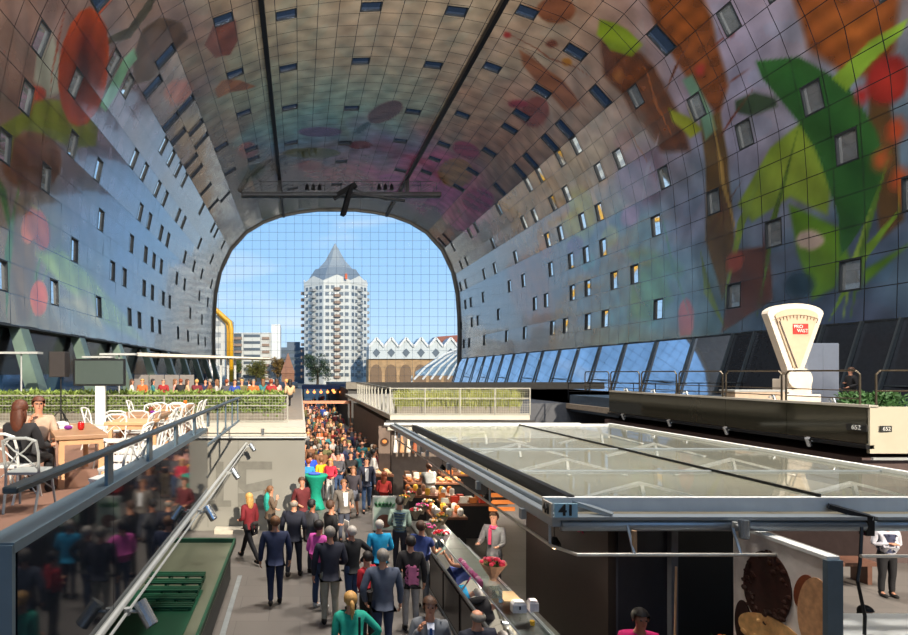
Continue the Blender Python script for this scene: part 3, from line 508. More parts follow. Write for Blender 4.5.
# unseen block added behind the camera to cast shade on the front aisle
S(MB().box(-2.2, 14.5, -9, -3.0, 0, 7.2).build('trim_7', mat('unseen shade block', (90, 88, 86), .7)))

# ------------------------------------------------------------------ ceiling tracks and light gantry
M_black = mat('black steel', (18, 20, 24), .45, .4)
for x, lab in ((-2.9, 'long black steel rail under the vault, left of the crown'), (15.4, 'long black steel rail under the vault, right of the crown')):
    z = top_at(x-CX)-.35
    t = MB().box(x-.2, x+.2, 10, 101.5, z-.25, z+.2).build('ceiling_rail', M_black); tag(t, lab, 'rail')
g = empty('lighting_gantry', (6, 82, 30.3), 0, 'long black lighting gantry hanging across the far end of the vault', 'gantry')
MB().box(-14.4, 14.2, -.5, .5, -.3, .3).build('main_beam', M_black, g, bevel=.02)
MB().box(-14.2, 14, -.54, -.5, -.12, .0).build('beam_flange', mat('worn steel', (60, 64, 72), .4, .5), g)
for sx in (-1, 1):
    rr = MB()
    rr.bar((-13.8, sx*.8, 1.7), (13.6, sx*.8, 1.7), .06)
    for k in range(13):
        x = -13.8+k*2.27; rr.bar((x, sx*.8, .4), (x, sx*.8, 1.7), .06)
        if k < 12: rr.bar((x, sx*.8, .5), (x+2.27, sx*.8, 1.7), .04)
    rr.build('guard_rail', M_black, g)
for x in (-8.9, 9.4):
    MB().bar((x, 0, .4), (x, 0, 3.1), .5).build('hanger', M_black, g)
h = MB(); h.bar((-1.2, 0, -.4), (2.0, -1, 1.2), .7); h.bar((.6, -.5, .2), (9.0, -.5, -1.0), .4, .3); h.bar((.9, -.6, .9), (6.5, -.5, -.9), .15)
h.build('crane_arm', M_black, g)
MB().bar((1.2, -.8, .8), (.1, -1.1, -3.2), 1.1, .6).build('projector_housing', M_black, g)
MB().bar((2.6, -.8, .4), (2.6, -.8, -2.6), .05).build('cable', M_black, g)
for k in range(6):
    MB().lathe((-5+.9*k if k < 3 else 2.6+.9*k, -.5, .9), [(.05, .6), (.22, .3), (.3, -.2), (.3, -.3)], 8).build('lamp', M_black, g)

# ================================================================== outside, seen through the far window
M_white = mat('white facade', (206, 204, 198), .7); M_dwin = mat('dark facade window', (104, 112, 120), .2, .3)
M_balc = mat('brown balcony', (150, 124, 108), .7); M_grey = mat('grey facade', (150, 150, 150), .7)
# tower
tw = empty('apartment_tower', (15.35, 250, 0), 0, 'tall white octagonal apartment tower with a pointed grey pyramid roof', 'building')
def octo(r, off=22.5): return [(r*math.cos(R(off+45*k)), r*math.sin(R(off+45*k))) for k in range(8)]
MB().prism(octo(14.6), 0, 43, 'xy').build('wall', M_white, tw)
rz_ = MB()
for k, (r, z) in enumerate(((13.9, 43), (9.5, 49.5))):
    rz_.v += [(x, y, z) for x, y in octo(r)]
rz_.f = [(k, (k+1) % 8, 8+(k+1) % 8, 8+k) for k in range(8)]+[tuple(range(8, 16))]
M_slate = mat('grey zinc roof', (132, 140, 146), .45, .2, .1, 2)
rf = rz_.build('roof', M_slate, tw)
sp = MB(); sp.v = [(x, y, 49.2) for x, y in octo(8.6)]+[(x, y, 53.5) for x, y in octo(4.7)]+[(0, 0, 61.8)]; sp.f = [(k, (k+1) % 8, 8+(k+1) % 8, 8+k) for k in range(8)]+[(8+k, 8+(k+1) % 8, 16) for k in range(8)]+[tuple(range(8))[::-1]]
sp.build('pyramid', mat('pale zinc pyramid', (158, 162, 162), .45, .2), tw)
for face in range(8):
    a0, a1 = R(22.5+45*face), R(67.5+45*face); am = (a0+a1)/2
    if math.sin(am) > .3: continue
    p0 = Vector((14.6*math.cos(a0), 14.6*math.sin(a0))); p1 = Vector((14.6*math.cos(a1), 14.6*math.sin(a1))); nn = Vector((math.cos(am), math.sin(am)))
    pk = MB()
    mid = (p0+p1)/2; a3 = [(p0.x, p0.y, 42), (p1.x, p1.y, 42), (p1.x, p1.y, 43.2), (mid.x*1.01, mid.y*1.01, 45.6), (p0.x, p0.y, 43.2)]
    pk.add([(x*1.012, y*1.012, z) for x, y, z in a3]+[(x*.97, y*.97, z) for x, y, z in a3], [(0,1,2,3,4), (9,8,7,6,5)]+[(i, 5+i, 5+(i+1) % 5, (i+1) % 5) for i in range(5)])
    pk.build('gable', M_white, tw)
    for fl in range(14):
        z = 3.2+fl*2.8; wb = MB()
        for t in (.14, .34, .66, .86):
            c = p0+(p1-p0)*t+nn*.04; e = (p1-p0).normalized()*(.75 if fl % 2 else .9)
            wb.add([(c.x-e.x, c.y-e.y, z), (c.x+e.x, c.y+e.y, z), (c.x+e.x, c.y+e.y, z+1.5), (c.x-e.x, c.y-e.y, z+1.5)], [(0,1,2,3)])
        wb.build('window_band', M_dwin, tw)
    for fl in range(14):
        z = 2.6+fl*2.8; c = p0+(p1-p0)*(.5)+nn*.7; e = (p1-p0).normalized()*1.6; m_ = nn*.8
        b_ = MB(); q = [c-e-m_, c+e-m_, c+e*.6+m_, c-e*.6+m_]
        b_.add([(v.x, v.y, z) for v in q]+[(v.x, v.y, z+1.1) for v in q], [(0,1,2,3),(0,1,5,4),(1,2,6,5),(2,3,7,6),(3,0,4,7)])
        b_.build('balcony', M_balc if face in (5, 3) else M_grey, tw)
tg = MB()
for z in (43.5, 44.6): tg.bar((3.6, -14.9, z), (3.6, -14.9, z+1.0), 1.0)
tg.build('banner', mat('orange banner', (214, 92, 44)), tw)
# white slab block
ap = empty('apartment_block', (-18, 220, 0), 0, 'long white apartment block with brown balcony bays beside the tower', 'building')
MB().box(-9.8, 7.0, 0, 12, 0, 20.3).build('wall', M_white, ap); MB().box(7.0, 10.4, -1, 12, 0, 23.4).build('stair_tower', mat('bright white wall', (226, 224, 220), .6), ap)
for fl in range(7):
    z = 2+fl*2.6
    b_ = MB().box(-9.6, -4.4, -.9, 0, z, z+1.0).build('balcony', M_balc, ap)
    MB().box(-9.4, -4.6, -.05, 0, z+1.0, z+2.3).build('window', M_dwin, b_)
    b_ = MB().box(3.4, 6.2, -.6, 0, z, z+1.0).build('balcony', M_balc, ap)
    MB().box(-3.8, 2.6, -.06, 0, z+.9, z+2.0).build('window_band', M_dwin, ap)
# library with yellow pipes
lb = empty('library', (-30, 180, 0), 0, 'white panelled building with fat yellow pipes running over its edge', 'building')
MB().box(-40, 6.2, 0, 25, 0, 23).build('wall', M_white, lb)
for fl in range(6): MB().box(-38, 5, -.06, 0, 2+fl*3.5, 3.6+fl*3.5).build('window_band', mat('grey louvre', (150, 152, 156), .5), lb)
M_yel = mat('yellow pipe', (236, 170, 30), .4)
for dx, top in ((0, 0), (-14, 6), (-24, 11)):
    for q in range(2):
        MB().tube([(dx-10, -1-q*1.6, 29+top-q*.4), (dx-1+q*.3, -1-q*1.6, 29+top-q*.4), (dx+7.2+q, -1-q*1.6, 20.5+top), (dx+7.6+q, -1-q*1.6, 18.5+top), (dx+7.6+q, -1-q*1.6, 0)], .72, 10).build('pipe', M_yel, lb, smooth=True)
# dark slab
dk = empty('office_block', (-2, 262, 0), 0, 'low dark blue office block behind the white apartments', 'building')
MB().box(-8, 7, 0, 12, 0, 16.5).build('wall', mat('blue grey facade', (84, 98, 116), .5), dk); MB().box(-4, 2, 0, 6, 16.5, 19).build('roof_box', MATS['blue grey facade'], dk)
for fl in range(5): MB().box(-7.6, 6.6, -.06, 0, 1.6+fl*3, 3.1+fl*3).build('window_band', M_dwin, dk)
# zigzag-roofed long building
zz = empty('zigzag_building', (44, 215, 0), 0, 'long low building with a white zigzag roofline and tan arches beneath', 'building')
poly = [(-18, 10)]
for k in range(7): poly += [(-18+k*5.6, 14.6), (-15.2+k*5.6, 18.0)]
poly += [(21.2, 14.6), (21.2, 10)]
MB().prism(poly, 0, 8).build('zigzag_roof', mat('pale zigzag panel', (196, 200, 200), .6), zz)
ed = MB()
for a, b in zip(poly[1:], poly[2:-1]): ed.bar((a[0], -.3, a[1]), (b[0], -.3, b[1]), .7)
ed.build('roof_edge', mat('bright white wall', (226, 224, 220)), zz)
MB().box(-18, 21, 1, 9, 0, 10).build('wall', mat('tan brick wall', (176, 142, 104), .8, 0, .2, .6), zz)
for k in range(7):
    x = -15.2+k*5.6
    MB().prism([(x-1.5, 12.4), (x, 10.6), (x+1.5, 12.4), (x, 14)], -.15, .2).build('window', M_dwin, zz)
    MB().prism([(x-2.2, 1), (x+2.2, 1), (x+2.2, 5)]+[(x+2.2*math.cos(R(t)), 5+3*math.sin(R(t))) for t in (30, 60, 90, 120, 150)]+[(x-2.2, 5)], .8, 1.1).build('archway', mat('shaded brown arch', (120, 92, 66)), zz)  # arch fill in a darker brown than the wall
MB().prism([(8, 14), (10, 19), (30, 20.5), (30, 14)], 9, 18).build('brick_roof', mat('red brown roof', (150, 92, 76), .8), zz)
# station canopy ribs
st = empty('station_canopy', (38, 150, 0), 0, 'sweeping white arched ribs of a station canopy at the right', 'canopy')
for q in range(5):
    MB().tube([(-8+q*2.6, q*1.5, 3.0), (-5+q*2.4, q*1.5, 6.2+q*.15), (0+q*2, q*1.5, 9.6+q*.2), (7+q, q*1.5, 12.4+q*.1), (16, q*1.5, 14)], .28, 6).build('rib', MATS['bright white wall'], st)
MB().box(-7.5, -7.2, 6, 6.3, 0, 4).box(8, 8.3, 7.9, 8.2, 0, 5).box(15.6, 15.9, 7.9, 8.2, 0, 5).build('post', M_white, st)
MB().add([(-6, 8, 5), (0, 8, 9), (8, 8, 11.5), (16, 8, 13), (16, 8, 4), (-6, 8, 4)], [(0,1,2,3,4,5)]).build('glazing', mat('canopy glass', (150, 170, 184), .1, .6), st)
# small pyramid roofed kiosk
kk = empty('pyramid_kiosk', (-4.4, 210, 0), 0, 'small brown kiosk with a steep pyramid roof', 'kiosk')
MB().box(-2.3, 2.3, -2.3, 2.3, 0, 4.6).build('wall', mat('brown cladding', (150, 104, 80), .8), kk)
MB().add([(-2.6,-2.6,4.6),(2.6,-2.6,4.6),(2.6,2.6,4.6),(-2.6,2.6,4.6),(0,0,12.2)], [(0,1,4),(1,2,4),(2,3,4),(3,0,4),(3,2,1,0)]).build('roof', MATS['brown cladding'], kk)
# trees
def tree(x, y, h, r, col, label, seed):
    t = empty('tree', (x, y, 0), 0, label, 'tree', 'trees outside the far window'); rg_ = random.Random(seed)
    tk = MB().tube([(0,0,0),(.1,0,h*.3),(0,.1,h*.55)], [r*.09, r*.07, r*.04], 7)
    for k in range(6):
        a = k*1.05; tk.tube([(0,0,h*.35), (r*.5*math.cos(a), r*.5*math.sin(a), h*.65)], [r*.04, r*.015], 5)
    tk.build('trunk', mat('bark', (70, 58, 46), .9), t)
    c = MB()
    cl = [(Vector((rg_.uniform(-.6,.6)*r, rg_.uniform(-.6,.6)*r, h-r*1.0+rg_.uniform(-.55,.6)*r)), rg_.uniform(.3,.5)*r) for _ in range(16)]
    for k in range(4200):
        ce, cr_ = rg_.choice(cl); d = Vector([rg_.gauss(0,1) for _ in range(3)]).normalized()
        c.leaf(ce+d*cr_*rg_.uniform(.6,1), d+Vector([rg_.uniform(-1,1) for _ in range(3)])*.8, rg_.uniform(.4,.7), rg_.uniform(.3,.5))
    c.build('foliage', mat('leaves '+col[0], col[1], .6, 0, .35, 1.5), t)
tree(6.3, 205, 12.3, 5.8, ('dark', (66, 84, 54)), 'dark green round tree in front of the pointed tower', 1)
tree(-16.5, 212, 10.6, 4.6, ('olive', (128, 124, 60)), 'olive green tree in front of the white apartment block', 2)
tree(-8.5, 214, 10.5, 3.6, ('golden', (150, 120, 66)), 'small golden brown tree left of the pyramid kiosk', 3)
tree(-24.5, 208, 10, 3.8, ('mid', (104, 118, 60)), 'mid green bush tree left beside the white canopy', 4)

# ================================================================== mezzanines
M_cream = mat('cream metal', (186, 182, 170), .5, .1, .04); M_light = mat('light painted steel', (176, 180, 180), .4, .3, .05)
M_concrete = mat('terrace floor', (134, 100, 84), .65, 0, .1, 1.0); M_deckd = mat('dark fascia', (30, 36, 46), .05, .35, .05)
M_bluesteel = mat('blue grey steel', (92, 112, 126), .4, .4, .06)
tl = empty('terrace', (0, 0, 0), 0, 'raised dining terrace along the left with a mirror-dark glass side', 'terrace')
MB().box(-15.0, -1.68, 3.2, 9.7, 2.75, 3.05).box(-15.0, -2.72, 9.7, 16.9, 2.75, 3.05).build('deck', M_concrete, tl)
MB().box(-1.72, -1.58, 3.15, 9.75, 3.70, 3.76).box(-1.86, -1.72, 3.15, 9.75, 3.68, 3.72).build('edge_cap', M_bluesteel, tl)
MB().box(-1.70, -1.66, 3.2, 9.7, 3.05, 3.70).build('parapet_lining', M_bluesteel, tl)
MB().box(-15.0, -1.582, 3.13, 3.17, 2.64, 3.75).build('end_panel', M_bluesteel, tl)
for k in range(4):
    MB().box(-1.66, -1.58, 3.19+k*1.64, 3.19+k*1.64+1.63, 2.69, 3.70).build('glass_panel', M_deckd, tl)
MB().box(-15, -1.66, 3.2, 9.7, 2.62, 2.69).build('soffit', M_cream, tl)
MB().tube([(-1.56, 3.15, 2.66), (-1.56, 16.6, 2.66)], .032, 8).tube([(-1.50, 3.15, 2.62), (-1.50, 16.6, 2.62)], .014, 6).build('lighting_rail', M_light, tl)
hr = empty('handrail', (-1.62, 3.15, 3.76), 0, 'grey steel handrail along the edge of the left terrace', 'railing')
MB().box(-.03, .06, .0, 11.9, .27, .31).build('top_rail', mat('dark grey rail', (62, 72, 78), .35, .5), hr, bevel=.008)
for k in range(5):
    MB().box(-.01, .02, 1.60+k*1.3, 1.74+k*1.3, 0, .27).build('post', M_bluesteel, hr)
for k in range(4): MB().box(-.01, .02, 8.0+k*1.2, 8.06+k*1.2, -.3, .27).build('post', M_bluesteel, hr)
MB().box(-.01, .03, 6.6, 11.9, -.34, -.30).build('lower_rail', M_bluesteel, hr)
# cylinder spotlights on the rail
def spotlight(loc, rz, tilt, label, size=1.0, group='cylinder spotlights along the stall edges'):
    t = empty('spotlight', loc, rz, label, 'spotlight', group)
    ax = Vector((math.sin(tilt), -math.sin(abs(tilt))*.5, -math.cos(tilt))).normalized(); p = Vector((0.16, 0, 0))*size
    MB().tube([p-ax*.10*size, p+ax*.14*size], .062*size, 14).build('housing', mat('brushed aluminium', (176, 184, 192), .25, .9), t, smooth=False)
    MB().tube([p+ax*.141*size, p+ax*.146*size], .05*size, 14).build('lens', mat('lamp lens', (40, 44, 50), .1), t)
    MB().tube([(0, 0, 0), p], .015*size, 6).lathe((0, 0, -.03), [(.03, 0), (.03, .06)], 8).build('bracket', M_light, t)
for y, nm in ((4.95, 'large shiny cylinder spotlight nearest the camera on the left terrace rail'), (8.5, 'second shiny cylinder spotlight along the left terrace rail'), (11.8, 'third shiny cylinder spotlight along the left terrace rail'), (16.0, 'farthest shiny cylinder spotlight on the left rail, before the grey wall')):
    spotlight((-1.50, y, 2.63), 0, .6, nm, .95)
spotlight((-1.1, 16.95, 2.98), R(-90), 0, 'small spotlight at the top of the grey wall with the number', .8)
# block 15 in the middle distance
bl = empty('stall_block', (0, 17, 0), 0, 'grey metal stall block with a big faded 15 on its front', 'stall')
M_wall5 = mat('grey stall wall', (134, 134, 128), .5, .1, .05, .8)
MB().box(-15, .15, 0, 42, 0, 2.93).build('body', M_wall5, bl)
MB().box(-15, .17, -.12, 42, 2.93, 3.09).box(-2.9, .2, -.2, -.1, 2.84, 2.90).build('roof_edge', M_cream, bl)
MB().tube([(-2.8, -.22, 2.80), (.2, -.22, 2.80)], .03, 8).build('front_rail', M_light, bl)
pj = MB()
for k in range(2): pj.box(-2.75+k*.9, -2.735+k*.9, -.012, 0, 0.1, 2.9)
pj.build('panel_joint', mat('joint grey', (110, 110, 104)), bl)
M_num = mat('faded grey paint', (108, 108, 102), .6)
n5 = MB()
def npoly(pts): n5.prism(pts, -.02-.002*len(n5.f)/6, -.004)
npoly([(-1.85,1.83),(-.83,1.83),(-.83,2.06),(-1.85,2.06)]); npoly([(-1.85,1.3),(-1.6,1.3),(-1.6,1.83),(-1.85,1.83)])
npoly([(-1.85,1.32),(-.83,1.55),(-.83,1.28),(-1.6,1.1)][::-1]); npoly([(-1.10,.95),(-.83,.95),(-.83,1.35),(-1.10,1.35)])
npoly([(-1.85,.72),(-.83,.72),(-.83,.95),(-1.85,.95)]); npoly([(-1.85,.95),(-1.6,.95),(-1.6,1.12),(-1.85,1.12)])
npoly([(-2.75,.72),(-2.05,.72),(-2.05,.9),(-2.75,.9)]); npoly([(-2.5,.9),(-2.28,.9),(-2.28,2.06),(-2.5,2.06)])
n5.build('number', M_num, bl)
# mesh fence with hedge along the block top
M_mesh = mat('galvanised mesh', (160, 160, 152), .4, .4)
M_fence = mat('grey fence paint', (146, 146, 138), .45, .3, .05)
def mesh_fence(x0, x1, y, z, h, step, post, label, name='mesh_fence', side=None):
    f = empty(name, (x0, y, z), 0, label, 'fence'); W = x1-x0
    m = MB(); k = 0
    while k*step <= W: m.box(k*step-.003, k*step+.003, -.003, .003, .05, h); k += 1
    k = 0
    while .05+k*step <= h: m.box(0, W, -.003, .003, .05+k*step-.003, .05+k*step+.003); k += 1
    m.build('mesh_panel', M_mesh, f)
    MB().box(-.02, W+.02, -.02, .02, h, h+.035).box(0, W, -.02, .02, h*.62, h*.62+.03).box(0, W, -.02, .02, .02, .06).build('frame', M_fence, f)
    n_ = max(1, round(W/post))
    for k in range(n_+1): MB().box(k*W/n_-.02, k*W/n_+.02, -.025, .025, 0, h+.035).build('post', M_fence, f)
    if side:
        s_ = MB(); k = 0
        while k*1.1 <= side: s_.box(-.03, .03, k*1.1-.05, k*1.1+.05, .05, h); k += 1
        s_.box(W-.03 if x0 < 0 else -.03, W+.03 if x0 < 0 else .03, 0, side, h, h+.05)
        s_.build('side_panel', M_fence, f)
    return f
mesh_fence(-14.5, -.40, 18.6, 3.09, .86, .10, 1.9, 'long pale mesh fence across the left terrace in front of a hedge')
def hedge(name, x0, x1, y0, y1, z0, z1, n, col, label, cat, tall=False, seed=1):
    o = empty(name, (x0, y0, z0), 0, label, cat); rg_ = random.Random(seed); W, D, H = x1-x0, y1-y0, z1-z0
    MB().box(0, W, 0, D, 0, min(.3, H*.35)).build('planter', mat('planter trough', (120, 114, 104), .7), o)
    m = MB()
    for k in range(n):
        p = Vector((rg_.uniform(0, W), rg_.uniform(0, D), rg_.uniform(.15, .8)*H if not tall else .1))
        if tall: m.leaf(p, (rg_.uniform(-.25,.25), rg_.uniform(-.25,.25), 1), H*rg_.uniform(.7,1.05), .035, (rg_.uniform(-1,1), rg_.uniform(-1,1), 0))
        else: m.leaf(p, (rg_.uniform(-1,1), rg_.uniform(-1,1), rg_.uniform(.1,1.2)), rg_.uniform(.1,.22), rg_.uniform(.05,.1), (rg_.uniform(-1,1), rg_.uniform(-1,1), .3))
    m.build('foliage', mat('leaves '+col[0], col[1], .6, 0, .3, 5), o, ); return o
hedge('hedge', -14.5, -.55, 18.75, 19.5, 3.09, 4.28, 12000, ('hedge', (108, 128, 56)), 'low green hedge growing behind the mesh fence on the left terrace', 'hedge', seed=3)
# middle block with planted roof
mb = empty('stall_block', (3.43, 21.7, 0), 0, 'grey stall block with a fenced planter roof in the middle distance', 'stall')
MB().box(.1, 5.3, .3, 16, 0, 2.7).build('body', mat('brown grey stall wall', (112, 100, 92), .7), mb)
MB().box(0, 5.32, 0, 22, 2.92, 3.1).box(-.15, 5.4, -.35, -.1, 2.55, 2.75).build('roof_edge', M_cream, mb)
MB().tube([(-.3, -.45, 2.78), (7.0, -.45, 2.78)], .07, 8).build('tube_rail', M_light, mb)
MB().box(-.2, 5.4, -.3, -.25, 2.75, 2.92).build('fascia', mat('dark slot', (40, 38, 36)), mb)
mesh_fence(3.43, 8.75, 21.7, 3.1, 1.0, .09, 1.35, 'square mesh fence around the rooftop planter of the middle stall block', side=13)
hedge('ornamental_grass', 3.75, 8.5, 22.0, 22.7, 3.1, 4.0, 3800, ('grass', (150, 156, 72)), 'tall yellow green grasses in the planter behind the middle mesh fence', 'plant', True, 5)
for k, x in enumerate((4.6, 6.9)):
    spotlight((x, 21.2, 2.75), R(-90), .2, 'small spotlight on the tube rail below the planter fence, '+('left one' if k == 0 else 'right one'), .8)
# dark mezzanine blocks farther back, centre right
M_dark = mat('dark stall side', (62, 66, 74), .5)
fb = empty('stall_block', (0, 0, 0), 0, 'dark row of far stalls with a raised gallery behind the planter block', 'stall')
MB().box(9.6, 26.5, 30, 92, 0, 3.1).build('body', M_dark, fb); MB().box(4.2, 9.6, 50, 92, 0, 3.3).build('gallery', mat('dark grey gallery', (58, 58, 58), .6), fb)
MB().box(4.0, 26.5, 49.6, 49.8, 3.3, 3.9).build('parapet', mat('stone grey band', (110, 106, 98)), fb)
# right mezzanine
rm = empty('mezzanine', (0, 0, 0), 0, 'right mezzanine with a glossy dark glass front and cream end panel marked 652', 'mezzanine')
MB().box(14.0, 27.2, 13.9, 30, 2.85, 3.1).box(14.2, 27.2, 30, 60, 2.85, 3.1).build('deck', mat('mezzanine floor', (150, 140, 128)), rm)
for k in range(5): MB().box(13.8, 13.9, 13.85+k*2.32, 13.85+k*2.32+2.31, 2.98, 3.86).build('glass_panel', mat('olive dark glass', (58, 58, 50), .08, .4, .05), rm)
MB().box(13.78, 14.0, 13.8, 25.4, 3.86, 3.92).build('cap_rail', M_cream, rm)
MB().box(13.7, 13.9, 13.8, 25.4, 2.86, 2.95).build('bottom_rail', M_black, rm)
MB().box(13.8, 27.2, 13.8, 13.88, 2.75, 3.88).build('end_panel', mat('cream end panel', (186, 180, 160), .5, 0, .02), rm)
MB().box(13.8, 27, 13.72, 13.78, 2.60, 2.66).build('end_rail', M_light, rm)
MB().box(13.9, 20, 14.1, 26, 0, 2.6).build('shop_wall', mat('mauve brown shop wall', (84, 68, 66), .6), rm)
MB().box(14.2, 27.2, 25.4, 30, 2.7, 3.55).build('far_parapet', mat('blue steel parapet', (70, 86, 104), .4, .3), rm)
M_sign = mat('sign black', (26, 28, 28)); M_ink = mat('sign white', (226, 226, 220)); M_blue = mat('sign blue', (150, 190, 206), .5)
sg = empty('number_sign', (14.15, 13.76, 3.35), 0, 'small black 652 sign on the cream end panel', 'sign')
MB().box(-.13, .13, -.01, .01, -.075, .075).build('plate', M_sign, sg); text_mesh('652', .13, M_ink, 'digits', sg, (0, -.015, 0), (R(90), 0, 0), .003)
sg = empty('number_sign', (13.77, 14.1, 3.35), 0, 'small black 652 sign on the dark glass corner of the mezzanine', 'sign')
MB().box(-.01, .01, -.26, .26, -.08, .08).build('plate', M_sign, sg); text_mesh('652', .16, M_ink, 'digits', sg, (-.015, 0, 0), (R(90), 0, R(-90)))
for k, y in enumerate((24.0, 21.0, 18.2, 15.25)):
    spotlight((13.76, y, 2.88), R(180), -.5, 'shiny spotlight under the dark glass mezzanine front, '+['farthest one', 'second farthest', 'second nearest', 'nearest one'][k])
for k in range(6):
    spotlight((13.93, 15.0+k*1.9, 3.99), 0, .3, 'tiny white spotlight standing on top of the dark glass front, '+['nearest', 'second nearest', 'third nearest', 'third farthest', 'second farthest', 'farthest'][k]+' of six', .7)
# mezzanine railing: rounded loops
rl = empty('railing', (13.9, 14, 3.86), 0, 'thin bronze railing of rounded loops on the right mezzanine', 'railing')
M_bronze = mat('bronze tube', (78, 70, 58), .4, .6)
for k in range(6):
    y0, y1 = .15+k*2.3, .15+k*2.3+2.15
    MB().tube([(0, y0, 0), (0, y0, .8), (0, y0+.1, .9), (0, y1-.1, .9), (0, y1, .8), (0, y1, 0)], .025, 6).tube([(0, y0, .4), (0, y1, .4)], .015, 5).tube([(0, y0, .2), (0, y1, .2)], .015, 5).build('loop', M_bronze, rl)
for k in range(4):
    x0 = .25+k*2.3
    MB().tube([(x0, 0, 0), (x0, 0, .8), (x0+.1, 0, .9), (x0+2.0, 0, .9), (x0+2.1, 0, .8), (x0+2.1, 0, 0)], .025, 6).tube([(x0, 0, .4), (x0+2.1, 0, .4)], .02, 5).build('loop', M_bronze, rl)
rl = empty('railing', (16, 34, 3.1), 0, 'long thin dark railing in front of the blue slanted windows', 'railing')
for k in range(9):
    MB().tube([(k*1.3, 0, 0), (k*1.3, 0, 1.0)], .025, 5).build('post', M_black, rl)
MB().tube([(0, 0, 1.0), (10.6, 0, 1.0)], .03, 5).tube([(0, 0, .5), (10.6, 0, .5)], .015, 5).build('top_rail', M_black, rl)

# ------------------------------------------------------------------ giant weighing scale
sc_ = empty('weighing_scale', (16.78, 19.5, 3.1), 0, 'giant cream weighing scale with a fan-shaped dial on the mezzanine', 'scale')
M_scale = mat('scale cream', (216, 206, 192), .45, 0, .04); M_dial = mat('dial cream', (196, 176, 150), .5, 0, .04)
def fan(w0, w1, z0, z1, bulge, n=12):
    return [(-w0, z0), (w0, z0), (w1, z1)] + [(w1*math.cos(PI*k/n), z1+bulge*math.sin(PI*k/n)) for k in range(1, n)] + [(-w1, z1)]
body = MB().prism(fan(.24, .95, 1.62, 3.62, .34), -.20, .06).build('dial_case', M_scale, sc_)
MB().prism(fan(.10, .72, 1.78, 3.52, .26), -.25, -.21).build('dial_face', M_dial, sc_)
tk = MB()
for k in range(13):
    a = R(69+k*3.5); r0 = 1.86 if k % 3 else 1.8
    tk.bar((r0*math.cos(a), -.262, 1.6+r0*math.sin(a)), (1.96*math.cos(a), -.262, 1.6+1.96*math.sin(a)), .022, .01); tk.bar((1.96*math.cos(a), -.262, 1.6+1.96*math.sin(a)), (1.96*math.cos(a+.065), -.262, 1.6+1.96*math.sin(a+.065)), .02, .01)
tk.build('tick_marks', mat('tick brown', (120, 96, 80)), sc_)
MB().bar((.0, -.28, 1.75), (-.60, -.28, 3.35), .03, .02).build('needle', mat('needle grey', (120, 112, 108)), sc_)
MB().lathe((0, -.30, 1.42), [(.33, 0), (.33, .12)], 24, 'y').build('hub', M_scale, sc_, smooth=False)
MB().lathe((.2, -.16, 1.38), [(.42, 0), (.42, .35)], 24, 'y').build('hub_housing', M_scale, sc_)
MB().box(-.22, .60, -.15, .5, 0, 1.4).build('column', M_scale, sc_, bevel=.02)
MB().box(-1.15, .65, -.45, .45, .02, .88).build('tray', M_scale, sc_, bevel=.02)
MB().box(-1.0, -.3, -.3, .3, .9, .96).build('pan', mat('pan dark', (90, 84, 80)), sc_)
pl = MB().box(-.14, .36, -.28, -.25, 2.92, 3.26).build('sign', mat('sign red', (196, 40, 34)), sc_)
text_mesh('PRO', .16, M_ink, 'lettering', pl, (.02, -.285, 3.16), (R(90), 0, 0)); text_mesh('VAST', .16, M_ink, 'lettering', pl, (.16, -.285, 3.02), (R(90), 0, 0))
cb_ = empty('storage_cabinet', (18.4, 20.6, 3.1), 0, 'tall plain grey two-door cabinet beside the giant scale', 'cabinet')
M_cab = mat('pale grey cabinet', (178, 186, 200), .5, 0, .03)
MB().box(-.1, 1.06, 0, .7, 0, 2.68).build('body', M_cab, cb_)
for x in (-.09, .49): MB().box(x, x+.56, -.03, 0, .04, 2.65).build('door', M_cab, cb_)
cn = empty('counter', (14.95, 18.4, 3.1), 0, 'low beige counter left of the giant scale behind the railing', 'counter')
MB().box(-.9, .7, 0, .6, 0, 1.0).build('body', mat('beige counter', (186, 166, 146), .6), cn); MB().box(-.95, .75, -.05, .65, 1.0, 1.05).build('worktop', M_light, cn)
hedge('shrub', 16.9, 18.7, 17.5, 18.0, 3.1, 4.25, 1800, ('shrub', (52, 92, 44)), 'leafy green shrubs in a trough behind the right railing', 'plant', seed=9)

# ------------------------------------------------------------------ left terrace fittings
tv = empty('television', (-6.35, 18.1, 3.05), 0, 'large black-framed television on a white post on the left terrace', 'television')
MB().box(-.82, .82, -.08, .02, 1.24, 2.10).build('frame', mat('black plastic', (16, 17, 18), .3), tv, bevel=.01)
MB().box(-.76, .76, -.09, -.079, 1.30, 2.04).build('screen', mat('switched off screen', (76, 88, 84), .15, .2, .03), tv)
MB().box(-.13, .17, -.06, .06, 0, 1.3).build('post', mat('white post', (222, 224, 222), .5), tv)
sp_ = empty('loudspeaker', (-7.6, 18.0, 3.05), 0, 'black loudspeaker on a thin black stand left of the television', 'loudspeaker')
MB().box(-.25, .25, -.2, .2, 1.52, 2.32).build('cabinet', mat('speaker black', (34, 30, 30), .6), sp_, bevel=.02)
MB().tube([(0.05, 0, 0), (.05, 0, 1.55)], .025, 8).build('pole', M_black, sp_)
for a in (90, 210, 330): MB().tube([(.05, 0, .5), (.05+.45*math.cos(R(a)), .45*math.sin(R(a)), .02)], .015, 6).build('leg', M_black, sp_)
cp = empty('awning', (-10.6, 40, 3.1), 0, 'flat white canopy roof on thin posts over the far terrace tables', 'awning')
